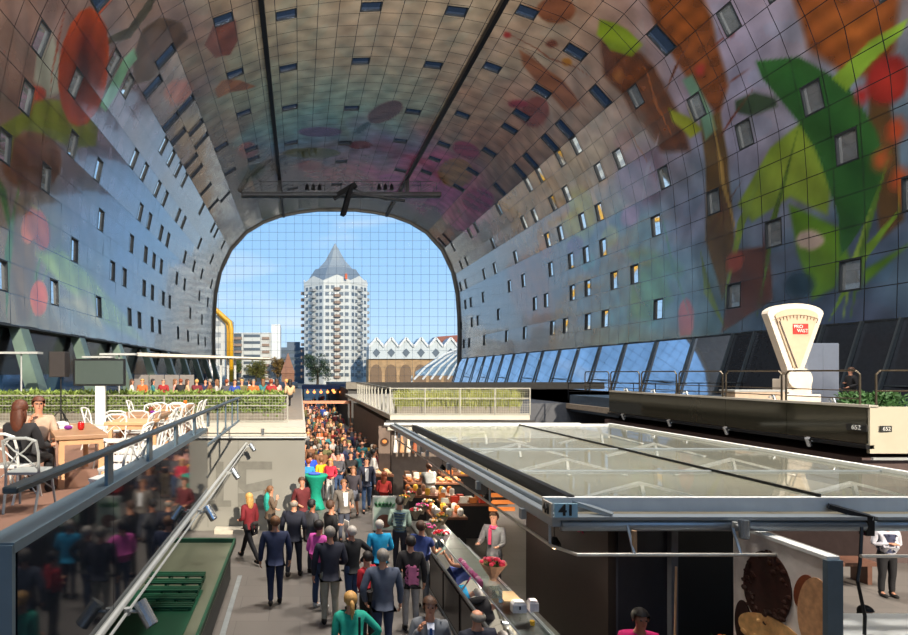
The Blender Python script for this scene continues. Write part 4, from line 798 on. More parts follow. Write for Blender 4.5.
MB().add([(-.4,-1.5,2.75),(8.6,-1.5,2.55),(8.6,3,2.55),(-.4,3,2.75),(-.4,-1.5,2.98),(8.6,-1.5,2.62),(8.6,3,2.62),(-.4,3,2.98)], [(0,3,2,1),(4,5,6,7),(0,1,5,4),(1,2,6,5),(2,3,7,6),(3,0,4,7)]).build('roof', mat('canopy white', (200, 196, 186), .5), cp)
for x in (5.0, 5.5, 6.0): MB().box(x, x+.14, -.2, 0, 0, 2.65).build('post', M_light, cp)
for k, (x, y) in enumerate(((-9.2, 29), (-13.2, 27), (-12.0, 34))):
    u = empty('parasol_lamp', (x, y, 3.1), 0, ['flat white lamp on a thin pole before the left piers, right one', 'flat white lamp on a thin pole before the left piers, left one', 'flat white lamp on a thin pole before the left piers, middle one'][k], 'lamp', 'flat lamps on poles')
    MB().tube([(0,0,0),(0,0,2.5)], .04, 6).build('pole', M_light, u); MB().box(-.9, .9, -.3, .3, 2.5, 2.6).build('shade', M_light, u)
MB().box(0,0,0,0,0,0)
gp = empty('privacy_screen', (-9.3, 32, 3.1), 0, 'grey slatted screens standing behind the far terrace tables', 'screen')
for k in range(4): MB().box(k*.85, k*.85+.8, 0, .05, .12, 1.5).box(k*.85+.36, k*.85+.44, -.1, .15, .02, .14).build('slat_panel', mat('grey slat', (112, 108, 106)), gp)
tf = MB().box(-15, .1, 19.5, 59, 3.09, 3.12); 
S(tf.build('trim_9', mat('terrace paving', (130, 122, 112))))

# ------------------------------------------------------------------ added stall lamps, pendants put in to brighten the counters
def pendant(x, y, z, top, e, label):
    t = empty('added_pendant', (x, y, z), 0, label, 'lamp', 'added pendant lamps in the stalls')
    MB().lathe((0, 0, 0), [(.09, 0), (.085, .05), (.03, .14)], 12).build('shade', M_black, t); MB().tube([(0, 0, .13), (0, 0, top-z)], .006, 5).build('cord', M_black, t)
    MB().ball((0, 0, -.005), .04, 8, 6).build('bulb', mat('added bulb glow', (255, 220, 170), .5, emit=(255, 214, 160), es=6), t)
    ld = bpy.data.lights.new('added_bulb_light', 'AREA'); ld.shape = 'DISK'; ld.size = .16; ld.energy = e; ld.color = (1, .88, .72)
    lo = bpy.data.objects.new('added_bulb_light', ld); C.objects.link(lo); lo.parent = t; lo.location = (0, 0, -.06)
pendant(3.75, 8.4, 2.15, 2.8, 12, 'added black pendant lamp lighting the nearest glass case'); pendant(3.75, 11.4, 2.15, 2.8, 14, 'added black pendant lamp lighting the shopkeeper')
pendant(3.75, 15.0, 2.15, 2.8, 14, 'added black pendant lamp lighting the flower row'); pendant(4.8, 18.6, 2.2, 2.9, 40, 'added black pendant lamp lighting the bread tables')

# ================================================================== people
SKIN = mat('skin', (196, 140, 112), .5, 0, .06); SKIN_D = mat('tanned skin', (160, 104, 80), .5, 0, .06)
CLOTH = {}
def cloth(c, n=None):
    key = tuple(c)
    if key not in CLOTH: CLOTH[key] = mat('cloth %d %d %d' % key, key, .85, 0, .12, 14, .15)
    return CLOTH[key]
def skin_mesh(name, J, E, root, sub=1):
    """one continuous surface grown round a joint graph"""
    names = list(J); ix = {k: i for i, k in enumerate(names)}
    me = bpy.data.meshes.new(name); me.from_pydata([J[k][0] for k in names], [(ix[a], ix[b]) for a, b in E], []); me.update()
    o = bpy.data.objects.new(name, me); C.objects.link(o)
    md = o.modifiers.new('s', 'SKIN'); md.use_smooth_shade = True
    if not me.skin_vertices: return None
    for k, d in zip(names, me.skin_vertices[0].data):
        r = J[k][1]; d.radius = (r, r) if not isinstance(r, tuple) else r; d.use_root = (k == root)
    sb = o.modifiers.new('b', 'SUBSURF'); sb.levels = sub; sb.render_levels = sub
    dg = bpy.context.evaluated_depsgraph_get(); dg.update()
    out = bpy.data.meshes.new_from_object(o.evaluated_get(dg)); out.name = name
    bpy.data.objects.remove(o); bpy.data.meshes.remove(me)
    return out
def V3(*a): return Vector(a)
ARM = {  # elbow and wrist offsets from the shoulder, for the right side (x mirrored on the left)
 'down': ((.06, -.02, -.29), (.07, .05, -.54)), 'bent': ((.05, -.06, -.27), (-.02, .17, -.36)), 'fold': ((.06, -.02, -.28), (-.14, .16, -.22)),
 'hip': ((.22, -.10, -.20), (.04, .03, -.42)), 'back': ((.05, -.12, -.27), (.05, -.16, -.52)), 'fwd': ((.05, .10, -.26), (.02, .33, -.28)),
 'up': ((.05, .08, -.26), (-.05, .16, -.02)), 'pocket': ((.12, -.08, -.27), (.05, .04, -.50)), 'reach': ((.05, .16, -.22), (0, .42, -.16)),
}
def make_person(armR='down', armL='down', stride=0.0, seated=False, top='jacket', legs='trousers', hair='short', detail=True, width=1.0, lean=0.0, head_turn=0.0, faced=False):
    """returns dict of part meshes for a 1.75 m figure standing at the origin and facing +Y"""
    width *= 1.07; sh = .178*width; P = {}
    pel = V3(0, 0, .95); dz = 0
    if seated: dz = -.47; pel = V3(0, 0, .50)
    def T(x, y, z): return V3(x, y+lean*(z-.95), z+dz)
    J = {'pel': (pel, .092*width), 'waist': (T(0, .0, 1.10), .095*width), 'chest': (T(0, .01, 1.30), .12*width), 'neckb': (T(0, 0, 1.46), .06), 'neck': (T(0, .015, 1.515), .056),
         'jaw': (T(0, .03, 1.575), .064), 'head': (T(0, .005, 1.65), .089), 'crown': (T(0, 0, 1.705), .06)}
    E = [('pel','waist'),('waist','chest'),('chest','neckb'),('neckb','neck'),('neck','jaw'),('jaw','head'),('head','crown')]
    hands = {}
    for s, nm, arm in ((1, 'R', armR), (-1, 'L', armL)):
        e, w = ARM[arm]; S0 = T(s*sh, 0, 1.41); el = S0+V3(s*e[0], e[1], e[2]); wr = S0+V3(s*w[0], w[1], w[2])
        J['sh'+nm] = (S0, .055); J['ua'+nm] = ((S0+el)/2, .046); J['el'+nm] = (el, .040); J['wr'+nm] = (wr, .026)
        d = (wr-el).normalized(); pm = wr+d*.075; J['pm'+nm] = (pm, .030)
        E += [('chest','sh'+nm),('sh'+nm,'ua'+nm),('ua'+nm,'el'+nm),('el'+nm,'wr'+nm),('wr'+nm,'pm'+nm)]
        hands[nm] = (wr, d, pm, s)
        if seated: hip = V3(s*.09, .06, .50); kn = V3(s*.12, .46, .50); an = V3(s*.12, .44, .09)
        else:
            st = stride*s; hip = V3(s*.088, 0, .88); kn = V3(s*.095, st*.26+.02, .49); an = V3(s*.10, st*.5-abs(st)*.05, .09+(.05 if st < -.1 else 0))
        J['hip'+nm] = (hip, .072*width); J['kn'+nm] = (kn, .055); J['cf'+nm] = ((kn*.6+an*.4)+V3(0, -.015, 0), .052); J['an'+nm] = (an, .035); J['toe'+nm] = (an+V3(0, .12, -.05), .03)
        E += [('pel','hip'+nm),('hip'+nm,'kn'+nm),('kn'+nm,'cf'+nm),('cf'+nm,'an'+nm),('an'+nm,'toe'+nm)]
    body = skin_mesh('body', J, E, 'pel')
    # fingers, nose, ears fused into the body mesh
    ex = MB()
    for nm, (wr, d, pm, s) in hands.items():
        side = d.cross(V3(0, 0, 1) if abs(d.z) < .8 else V3(1, 0, 0)).normalized(); 
        if side.dot(V3(0, 1, 0) if abs(d.z) > .8 else V3(-s, 0, 0)) < 0: side = -side
        palm = d.cross(side).normalized()*.018
        if palm.x*s > 0: palm = -palm
        for k, (off, L) in enumerate(((.024, .070), (.008, .080), (-.008, .074), (-.022, .056))):
            a = pm+side*off; ex.tube([a-d*.02, a+d*L*.45+palm*.3, a+d*L*.8+palm*1.1, a+d*L*.9+palm*1.9], [.010, .0095, .0085, .006], 5)
        a = wr+d*.03+side*.022; ex.tube([a, a+side*.03+d*.02, a+side*.035+d*.055+palm*.5], [.012, .010, .007], 5)
    hc = J['head'][0]
    ex.add([tuple(hc+V3(-.012, .085, -.035)), tuple(hc+V3(.012, .085, -.035)), tuple(hc+V3(0, .108, -.04)), tuple(hc+V3(0, .085, .01)), tuple(hc+V3(0, .07, -.02))], [(0,2,3),(2,1,3),(0,1,2),(0,3,4),(1,4,3),(0,4,1)])
    for s in (-1, 1): ex.ball(tuple(hc+V3(s*.088, -.005, -.02)), .018, 6, 5, (.5, .8, 1.4))
    b2 = ex.mesh('x', True); bm = bmesh.new(); bm.from_mesh(body); bm.from_mesh(b2); bm.to_mesh(body); bm.free(); bpy.data.meshes.remove(b2); body.shade_smooth()
    P['body'] = body
    if faced:
        for s in (-1, 1):
            P['eye'+('L' if s < 0 else 'R')] = MB().ball(tuple(hc+V3(s*.03, .084, 0)), .011, 6, 5).mesh('eye', True)
        P['mouth'] = MB().ball(tuple(hc+V3(0, .084, -.066)), .022, 8, 4, (1, .35, .22)).mesh('mouth', True)
    # clothes
    g = .024 if top == 'jacket' else .014
    JT = {}; ET = []
    if top == 'jacket': JT['hem'] = (T(0, 0, .84) if not seated else V3(0, .0, .54), .158*width)
    else: JT['hem'] = (T(0, 0, .96) if not seated else V3(0, 0, .52), .135*width)
    JT['waist'] = (T(0, 0, 1.10), .128*width+g*.4); JT['chest'] = (T(0, .0, 1.30), .135*width+g*.6); JT['neckb'] = (T(0, 0, 1.455), .072)
    ET = [('hem','waist'),('waist','chest'),('chest','neckb')]
    if not seated: JT['tail'] = (JT['hem'][0]-V3(0, 0, .15), JT['hem'][1]*.96); ET.append(('tail','hem'))
    for nm in 'RL':
        JT['sh'+nm] = (J['sh'+nm][0], .066+g*.5); JT['ua'+nm] = (J['ua'+nm][0], .054+g*.6)
        ET += [('chest','sh'+nm),('sh'+nm,'ua'+nm)]
        if top != 'tshirt': JT['el'+nm] = (J['el'+nm][0], .046+g*.7); JT['wr'+nm] = (J['wr'+nm][0], .034+g*.5); ET += [('ua'+nm,'el'+nm),('el'+nm,'wr'+nm)]
    P['top'] = skin_mesh('top', JT, ET, 'hem')
    if not seated:      # straight hem instead of a rounded end
        zc = JT['hem'][0].z
        for v_ in P['top'].vertices: v_.co.z = max(v_.co.z, zc)
    JL = {'band': (pel+V3(0, 0, .12), .118*width), 'pel': (pel+V3(0, 0, .0), .132*width)}; EL = [('band', 'pel')]
    for nm in 'RL':
        for q, rr in (('hip', .100*width), ('kn', .070), ('cf', .064), ('an', .056)):
            JL[q+nm] = (J[q+nm][0], rr)
        EL += [('pel','hip'+nm),('hip'+nm,'kn'+nm),('kn'+nm,'cf'+nm),('cf'+nm,'an'+nm)]
    if legs == 'trousers': P['trousers'] = skin_mesh('trousers', JL, EL, 'pel')
    else: P['skirt'] = MB().lathe((0, 0, 0), [(.13, 1.02), (.17, .9), (.22, .62), (.20, .62), (.1, .9)], 16).mesh('skirt', True)
    for s, nm in ((1, 'R'), (-1, 'L')):
        a = J['an'+nm][0]; sm = MB(); sm.ball((a.x, a.y+.06, a.z-.05), .05, 8, 6, (.95, 2.6, .85)).ball((a.x, a.y-.01, a.z-.01), .05, 8, 6, (.95, 1.1, 1.1)); P['shoe'+nm] = sm.mesh('shoe', True)
    # hair
    if hair != 'bald':
        hb = MB(); hb.ball(tuple(hc+V3(0, -.012, .018)), .106, 14, 10, (.96, 1.05, 1.02))
        keep = []
        for f in hb.f:
            c = sum((Vector(hb.v[i]) for i in f), Vector())/len(f)-hc
            if not (c.y > .035 and c.z < .050) and c.z > -.075 and not (c.y > .0 and c.z < -.03): keep.append(f)
        hb.f = keep
        if hair == 'long': hb.ball(tuple(hc+V3(0, -.075, -.12)), .1, 10, 8, (1.0, .5, 1.9)).ball(tuple(hc+V3(.07, -.02, -.08)), .04, 8, 6, (.7, 1, 2.6)).ball(tuple(hc+V3(-.07, -.02, -.08)), .04, 8, 6, (.7, 1, 2.6))
        if hair == 'pony': hb.tube([tuple(hc+V3(0, -.10, .02)), tuple(hc+V3(0, -.145, -.02)), tuple(hc+V3(0, -.14, -.14)), tuple(hc+V3(0, -.12, -.25))], [.02, .035, .03, .008], 8)
        P['hair'] = hb.mesh('hair', True)
    if hair == 'bald':
        hb = MB().ball(tuple(hc+V3(0, -.016, -.018)), .101, 14, 8, (.98, 1.0, .7)); hb.f = [f for f in hb.f if (lambda c: c.y < .02 and c.z < .028 and c.z > -.07)(sum((Vector(hb.v[i]) for i in f), Vector())/len(f)-hc)]
        P['hair'] = hb.mesh('hair', True)
    for k_, m_ in P.items():
        m_.materials.clear(); m_.materials.append(SKIN)
    return P
PART_NAME = {'body': 'body', 'eyeL': 'eye', 'eyeR': 'eye', 'mouth': 'mouth', 'shoeL': 'shoe', 'shoeR': 'shoe', 'skirt': 'skirt', 'trousers': 'trousers', 'hair': 'hair'}
HAIRC = {'brown': (70, 44, 28), 'dark': (30, 24, 22), 'black': (16, 14, 16), 'grey': (128, 122, 114), 'white': (190, 182, 172), 'blond': (190, 146, 84), 'red': (128, 60, 30), 'auburn': (84, 42, 24), 'lightbrown': (112, 76, 48)}
def place(P, x, y, rz, h, label, topc, legc, hairc='brown', shoec=(24, 22, 22), skin=None, group=None, topname='jacket', z=0.0, cat='person'):
    root = empty('person', (x, y, z), rz, label, cat, group); s = h/1.75; root.scale = (s, s, s)
    for k, me in P.items():
        nm = topname if k == 'top' else PART_NAME[k]
        o = bpy.data.objects.new(nm, me); C.objects.link(o); o.parent = root
        mm = {'top': cloth(topc), 'trousers': cloth(legc), 'skirt': cloth(legc), 'hair': mat('hair '+hairc, HAIRC[hairc], .6, 0, .2, 30, .3), 'body': skin or SKIN,
              'shoeL': cloth(shoec), 'shoeR': cloth(shoec), 'eyeL': mat('eye dark', (30, 24, 22), .3), 'eyeR': mat('eye dark', (30, 24, 22)), 'mouth': mat('lips', (150, 76, 70), .5)}[k]
        o.material_slots[0].link = 'OBJECT'; o.material_slots[0].material = mm
    return root
def shirt_front(root, c, tie=None):
    """open jacket: shirt triangle and tie on the chest"""
    m = MB().add([(-.045, .168, 1.40), (.045, .168, 1.40), (.02, .185, 1.10), (-.02, .185, 1.10), (-.05, .10, 1.46), (.05, .10, 1.46)], [(0,3,2,1),(4,0,1,5)]).build('shirt', cloth(c), root)
    if tie: MB().add([(-.018, .176, 1.42), (.018, .176, 1.42), (.026, .194, 1.12), (-.026, .194, 1.12)], [(0,3,2,1)]).build('tie', cloth(tie), root)

NAVY = (30, 40, 70); DNAVY = (24, 28, 44); CHAR = (66, 68, 74); GREY = (96, 98, 104); JEAN = (50, 70, 104); KHAKI = (150, 146, 132); BLACK = (24, 24, 28)
mk = make_person
BACK = 0; FACE = PI
p = place(mk('down', 'down', .25, width=1.14), -.50, 11.5, .12, 1.80, 'man in a navy suit seen from behind, walking up the aisle beside the green table', NAVY, NAVY, 'lightbrown')
p = place(mk('bent', 'down', .3, width=1.1, hair='bald'), -.14, 13.1, -.25, 1.82, 'balding man in a dark navy suit just beyond the other navy suit', DNAVY, DNAVY, 'grey')
p = place(mk('down', 'bent', .95, hair='long'), -1.28, 14.3, .75, 1.68, 'blond woman in a maroon jacket and black trousers striding past the grey wall', (110, 22, 32), BLACK, 'blond')
MB().tube([(-.02, -.14, .95), (.0, -.2, 1.0), (.1, -.2, 1.0), (.14, -.14, .92), (.1, -.18, .74), (0, -.18, .72), (-.02, -.14, .95)], .05, 8).build('handbag', cloth((26, 22, 24)), p)
p = place(mk('up', 'bent', 0, hair='pony'), -.80, 15.4, .2-PI/2, 1.64, 'woman with a teal scarf and brown jacket holding up a phone by the grey wall', (96, 80, 66), (50, 44, 40), 'lightbrown')
MB().ball((0, -.10, 1.30), .17, 10, 8, (1.1, .6, 1.7)).build('scarf', cloth((40, 160, 148)), p)
p = place(mk('bent', 'bent', 0, width=1.05), .05, 15.9, R(-150), 1.78, 'man in a dark red jacket standing against the edge of the grey wall', (92, 30, 34), (46, 40, 42), 'brown')
p = place(mk('fold', 'bent', 0), .28, 13.3, R(-60), 1.74, 'dark-haired man in a grey suit leaning in, left of the black suit', CHAR, CHAR, 'black', skin=SKIN_D)
shirt_front(p, (214, 212, 208))
p = place(mk('fold', 'fwd', 0), .70, 13.0, R(-65), 1.78, 'man in a black suit with white shirt holding a paper', BLACK, BLACK, 'brown')
shirt_front(p, (214, 212, 208)); MB().box(.0, .2, .34, .36, 1.02, 1.3).build('paper', cloth((220, 218, 212)), p)
p = place(mk('hip', 'bent', 0, top='shirt'), .38, 11.35, R(-40), 1.76, 'man in a bright pink sweater and jeans with one hand on his hip', (206, 84, 168), JEAN, 'dark', (190, 190, 190), topname='sweater')
p = place(mk('bent', 'down', 0, width=1.16), .56, 10.65, .1, 1.82, 'grey-haired man in a navy blazer and khaki trousers seen from behind', DNAVY, KHAKI, 'grey')
p = place(mk('hip', 'fold', .15), 1.02, 11.2, .5, 1.68, 'short-haired blond woman in a black jacket and jeans, back to the camera', (20, 22, 26), JEAN, 'white')
p = place(mk('bent', 'fold', 0, width=1.05, top='shirt'), 1.18, 10.0, .75, 1.56, 'short woman in a red top with a black shoulder bag', (168, 24, 40), BLACK, 'dark', topname='blouse')
MB().box(-.24, .02, -.26, -.14, .72, 1.08).bar((-.11, -.2, 1.08), (.1, -.02, 1.46), .025).build('shoulder_bag', cloth((20, 20, 22)), p)
p = place(mk('down', 'pocket', .1, width=1.15), 1.36, 9.35, .05, 1.80, 'stout man in a blue-grey suit seen from behind, right of the red top', (72, 80, 98), (44, 56, 84), 'grey')
p = place(mk('hip', 'bent', 0, top='shirt', hair='pony', width=1.05), .70, 7.9, .1, 1.66, 'woman in a teal top with a ponytail at the bottom edge', (20, 148, 128), JEAN, 'blond', topname='top')
MB().bar((.1, -.16, .95), (.1, -.16, 1.45), .03).build('bag_strap', cloth((22, 26, 36)), p)
p = place(mk('up', 'bent', 0, faced=True, width=1.05), 1.72, 7.55, R(172), 1.72, 'smiling man in a grey suit and blue tie looking towards the camera', (108, 112, 118), CHAR, 'brown')
shirt_front(p, (200, 206, 220), (40, 84, 150))
p = place(mk('down', 'down', 0, hair='bald', width=1.1), 2.26, 7.25, .2, 1.72, 'bald man in a dark navy jacket at the bottom edge beside the counter', DNAVY, DNAVY, 'grey')
p = place(mk('down', 'bent', 0), 2.02, 10.4, 0, 1.72, 'woman in a black cardigan with pink floral back and pale trousers', (26, 24, 28), (146, 144, 144), 'dark', topname='cardigan')
fl_ = MB().box(-.075, .075, -.172, -.160, .92, 1.24); rg2 = random.Random(8)
for k in range(60):
    a = rg2.uniform(-.8, .8); z = rg2.uniform(.90, 1.26); r_ = .150+(.01 if z > 1.1 else .012)
    fl_.ball((r_*math.sin(a), -r_*math.cos(a), z), .020, 6, 4, (1, .35, 1))
fl_.build('flower_pattern', cloth((190, 110, 150)), p)
p = place(mk('fwd', 'reach', 0, top='tshirt'), 2.40, 11.3, R(-38), 1.76, 'man in a blue polo shirt reaching over the flower counter', (44, 62, 120), (120, 122, 126), 'brown', topname='polo_shirt')
p = place(mk('bent', 'bent', 0, width=1.15), 1.66, 11.9, .1, 1.62, 'older person in a bright cyan jacket and white cap seen from behind', (20, 148, 196), (28, 34, 60), 'white')
p = place(mk('bent', 'bent', 0, top='shirt'), 2.36, 13.5, -.2, 1.76, 'man in a green and blue checked shirt with dark trousers', (120, 140, 132), (28, 30, 44), 'dark', topname='checked_shirt')
ck = MB()
for k in range(7): ck.lathe((0, 0, .96+k*.07), [(.158, 0), (.162, .012), (.158, .024)], 16)
ck.build('check_pattern', cloth((40, 66, 90)), p)
p = place(mk('fwd', 'fwd', 0, faced=True), 4.12, 12.1, R(140), 1.74, 'shopkeeper in a grey cardigan and pink scarf behind the flower counter', (112, 112, 114), CHAR, 'brown', topname='cardigan')
MB().lathe((0, .02, 1.40), [(.075, 0), (.10, .03), (.07, .08)], 12).bar((.03, .14, 1.42), (.03, .17, 1.1), .06, .03).build('scarf', cloth((190, 60, 96)), p)
p = place(mk('fwd', 'fwd', 0, top='shirt', faced=True, lean=.18), 4.25, 7.2, R(170), 1.76, 'man in a magenta shirt looking down inside the black stall', (212, 30, 112), BLACK, 'dark', skin=SKIN_D, topname='shirt')
p = place(mk('fold', 'fold', 0, top='shirt', hair='long'), 12.35, 12.0, R(170), 1.68, 'woman in a black and white patterned blouse with black trousers at the far right', (190, 190, 200), BLACK, 'dark', topname='blouse')
sp2 = MB().lathe((0, 0, .98), [(.02, 0), (.145, .01), (.145, .4), (.02, .41)], 10)
for k in range(40):
    a = rg2.uniform(-2.6, 2.6); z = rg2.uniform(.98, 1.38); sp2.ball((.157*math.sin(a), .157*math.cos(a), z), .022, 6, 4, (1, 1, .7))
sp2.build('blotch_pattern', cloth((60, 64, 90)), p)
p = place(mk('bent', 'fwd', 0, top='shirt', hair='long'), 7.75, 7.8, R(200), 1.5, 'black-haired person bending over the glass counter at the lower right', (60, 50, 60), BLACK, 'black', topname='shirt')
p = place(mk('down', 'bent', 0, width=1.2, faced=True), 1.22, 15.9, R(-165), 1.72, 'man in a white t-shirt and open grey jacket facing left near the teal table', (98, 92, 86), (70, 76, 92), 'lightbrown')
MB().add([(-.075, .150, 1.42), (.075, .150, 1.42), (.05, .186, 1.04), (-.05, .186, 1.04)], [(0,3,2,1)]).build('t_shirt', cloth((216, 218, 222)), p)
p = place(mk('down', 'down', .4, faced=True), 2.25, 19.3, R(178), 1.84, 'tall man in a dark navy coat and jeans walking towards the camera', (34, 38, 56), (70, 96, 134), 'dark')
MB().add([(-.06, .150, 1.42), (.06, .150, 1.42), (.045, .184, 1.02), (-.045, .184, 1.02)], [(0,3,2,1)]).build('t_shirt', cloth((206, 206, 206)), p)
p = place(mk('bent', 'down', .5, legs='skirt', hair='long', faced=True), 1.72, 18.4, R(165), 1.68, 'woman in a patterned grey skirt, black boots and dark jacket walking this way', (52, 48, 56), (84, 88, 100), 'lightbrown', shoec=(16, 14, 14))
p = place(mk('bent', 'bent', 0, top='shirt', hair='long'), 2.62, 17.7, R(-30), 1.62, 'woman with long ginger hair in a red dress top', (156, 42, 38), (90, 40, 40), 'red', topname='top')
p = place(mk('fwd', 'fwd', 0, width=1.15, top='tshirt'), 4.20, 18.6, .3, 1.76, 'stall worker in a grey t-shirt seen from behind under the glass roof', (120, 124, 122), (60, 60, 60), 'brown', topname='t_shirt')
p = place(mk('bent', 'down', 0, top='shirt', width=1.05), .38, 21.2, .2, 1.74, 'man in a royal blue shirt beyond the teal standing table', (30, 70, 190), CHAR, 'brown', topname='shirt')
p = place(mk('bent', 'bent', 0, top='shirt'), .30, 20.4, -.1, 1.62, 'person in a sky blue top at the left of the teal standing table', (40, 130, 190), CHAR, 'red', topname='top')
p = place(mk('reach', 'bent', 0, top='shirt'), .78, 20.9, .4, 1.60, 'person in a bright yellow jacket bent over the teal standing table', (236, 170, 20), CHAR, 'lightbrown', topname='top')
p = place(mk('down', 'bent', 0, top='shirt', hair='long'), 1.10, 20.6, R(160), 1.60, 'child-sized blond woman in a crimson top beyond the teal table', (180, 36, 60), (200, 200, 200), 'blond', topname='top')

# ------------------------------------------------------------------ the crowd down the aisle
protos = [('man', mk('bent', 'down', 0, width=1.08)), ('man', mk('down', 'down', .3, top='shirt', width=1.05)), ('woman', mk('bent', 'bent', 0, top='shirt', hair='long')),
          ('woman', mk('down', 'bent', .25, top='jacket', hair='long')), ('person', mk('fold', 'bent', 0, top='shirt', hair='pony')), ('man', mk('fwd', 'down', 0, top='tshirt', hair='bald', width=1.1))]
COLS = [('black', (26, 26, 30)), ('navy', (34, 42, 74)), ('dark grey', (70, 70, 76)), ('white', (214, 210, 204)), ('red', (140, 34, 36)), ('beige', (188, 158, 124)), ('brown', (110, 72, 48)),
        ('royal blue', (36, 64, 140)), ('orange', (176, 92, 44)), ('pale pink', (216, 160, 150)), ('maroon', (98, 30, 40)), ('light grey', (160, 158, 156)), ('olive', (92, 90, 56)), ('turquoise', (44, 110, 116))]
LEGC = [('black trousers', (24, 24, 28)), ('blue jeans', (56, 78, 114)), ('beige trousers', (170, 150, 122)), ('grey trousers', (96, 96, 100))]
rc = random.Random(21); used = set(); spots = []
def crowd(n, x0, x1, y0, y1, z, group, where, face=None, mind=.48):
    k = 0; tries = 0
    while k < n and tries < 6000:
        tries += 1
        y = y0+(y1-y0)*rc.random()**1.25; x = rc.uniform(x0, x1)
        if any((x-a)**2+(y-b)**2 < mind*mind and abs(z-c) < 1 for a, b, c in spots): continue
        pi = rc.randrange(len(protos)); cn_, cc = rc.choice(COLS if rc.random() < .45 else [COLS[i] for i in (0, 1, 2, 0, 6, 10, 12, 2)]); ln_, lc = rc.choice(LEGC); hn = rc.choice(['brown', 'dark', 'blond', 'lightbrown', 'grey', 'black', 'red'])
        key = (where, pi, cn_, ln_, hn)
        if key in used: continue
        used.add(key); spots.append((x, y, z))
        kind, P = protos[pi]; hd = {'lightbrown': 'light brown', 'red': 'ginger'}.get(hn, hn)
        style = ['jacket, arm bent', 'shirt, striding', 'top and long hair', 'jacket and long hair', 'top and ponytail', 't-shirt, balding'][pi]
        place(P, x, y, rc.choice([rc.uniform(-.6, .6), PI+rc.uniform(-.7, .7), rc.uniform(0, 6.28)]), rc.uniform(1.58, 1.86),
              '%s-haired %s in %s %s with %s, %s' % (hd, kind, cn_, style, ln_, where), cc, lc, hn, group=group, topname=['jacket', 'shirt', 'top', 'jacket', 'top', 't_shirt'][pi], z=z)
        k += 1
for a in ((.55, 19.8), (2.25, 19.3), (1.72, 18.4), (.38, 21.2), (.3, 20.4), (.78, 20.9), (1.1, 20.6)): spots.append((a[0], a[1], 0))
crowd(58, .4, 3.1, 21.0, 33, 0, 'shoppers in the middle of the aisle', 'mid aisle')
crowd(46, .4, 3.1, 33, 52, 0, 'shoppers far down the aisle', 'far aisle', mind=.5)
crowd(14, .3, 3.6, 52, 84, 0, 'shoppers at the end of the aisle', 'aisle end', mind=.8)

# ================================================================== stall 41
M_alu = mat('aluminium', (150, 160, 168), .35, .6, .05); M_awhite = mat('white painted beam', (232, 236, 236), .4, .2, .04)
s4 = empty('market_stall', (3.14, 7.1, 0), 0, 'black market stall 41 under a large flat glass roof', 'stall')
W4 = 9.5-3.14
# roof frame
MB().box(0, .12, 0, 12.8, 2.78, 2.92).box(.14, .2, .1, 12.8, 2.84, 2.97).build('side_beam', M_alu, s4, bevel=.01)
MB().box(.30, .40, .25, 10.4, 2.95, 3.12).build('roof_side_beam', M_black, s4)
MB().box(.0, 6.36, .22, .30, 2.92, 3.10).build('front_beam', M_awhite, s4)
MB().box(-.02, 3.95, -.06, .1, 2.88, 2.92).box(4.0, 8.0, -.06, .1, 2.88, 2.92).build('front_plate', M_alu, s4)
MB().tube([(.12, .02, 2.80), (3.88, .02, 2.80)], .075, 12).tube([(3.98, .02, 2.80), (8, .02, 2.80)], .075, 12).build('front_tube', M_alu, s4, smooth=True)
MB().bar((3.62, .2, 3.0), (3.95, -.02, 2.9), .16, .06).box(3.88, 3.98, -.04, .06, 2.68, 2.92).build('joint_bracket', M_black, s4)
MB().bar((.35, .3, 3.05), (.75, 0, 2.93), .12, .05).build('corner_brace', M_alu, s4)
MB().box(W4-.06, W4+.06, .2, 10.4, 3.06, 3.16).build('roof_side_beam', M_awhite, s4)
MB().box(.3, W4, 10.3, 10.4, 3.0, 3.14).build('back_beam', M_awhite, s4)
MB().box(3.54, 3.58, .25, 10.3, 3.10, 3.14).build('mid_beam', M_black, s4)
G_roof = mat('greenish roof glass', (150, 154, 140), .03, .0, .06, .5, alpha=.38, ior=1.75)
for k, (a, b) in enumerate(((.3, 2.15), (2.2, 4.85), (4.9, 10.3))):
    for x0, x1 in ((.40, 3.54), (3.58, W4-.06)):
        MB().box(x0, x1, a, b, 3.09, 3.105).build('glass_pane', G_roof, s4)
    if k: MB().box(.4, W4-.06, a-.05, a, 3.06, 3.12).build('cross_beam', M_alu, s4)
MB().box(.5, W4-.1, .5, 10.2, 2.70, 2.73).build('ceiling_deck', mat('stall ceiling', (150, 144, 128), .6, 0, .15, .6), s4)
for k in range(4):
    for x0 in (.8, 4.0):
        y = 1.4+k*2.4; t_ = MB()
        t_.bar((x0, y, 2.76), (x0+1.2, y+.1, 3.04), .10, .04).bar((x0+1.2, y+.1, 3.04), (x0+2.3, y, 2.76), .10, .04).bar((x0+1.2, y, 2.74), (x0+1.2, y+.1, 3.04), .05)
        t_.build('truss', M_awhite, s4)
MB().box(.45, W4-.1, 10.2, 10.35, 2.3, 3.0).build('back_panel', M_awhite, s4)
# brackets in the slot on the left
for k in range(6):
    MB().box(.12, .36, .9+k*2.0, 1.55+k*2.0, 2.80, 2.84).build('slot_panel', M_awhite, s4)
    MB().box(-.05, .02, .85+k*2.0, .95+k*2.0, 2.66, 2.80).build('bracket', M_alu, s4)
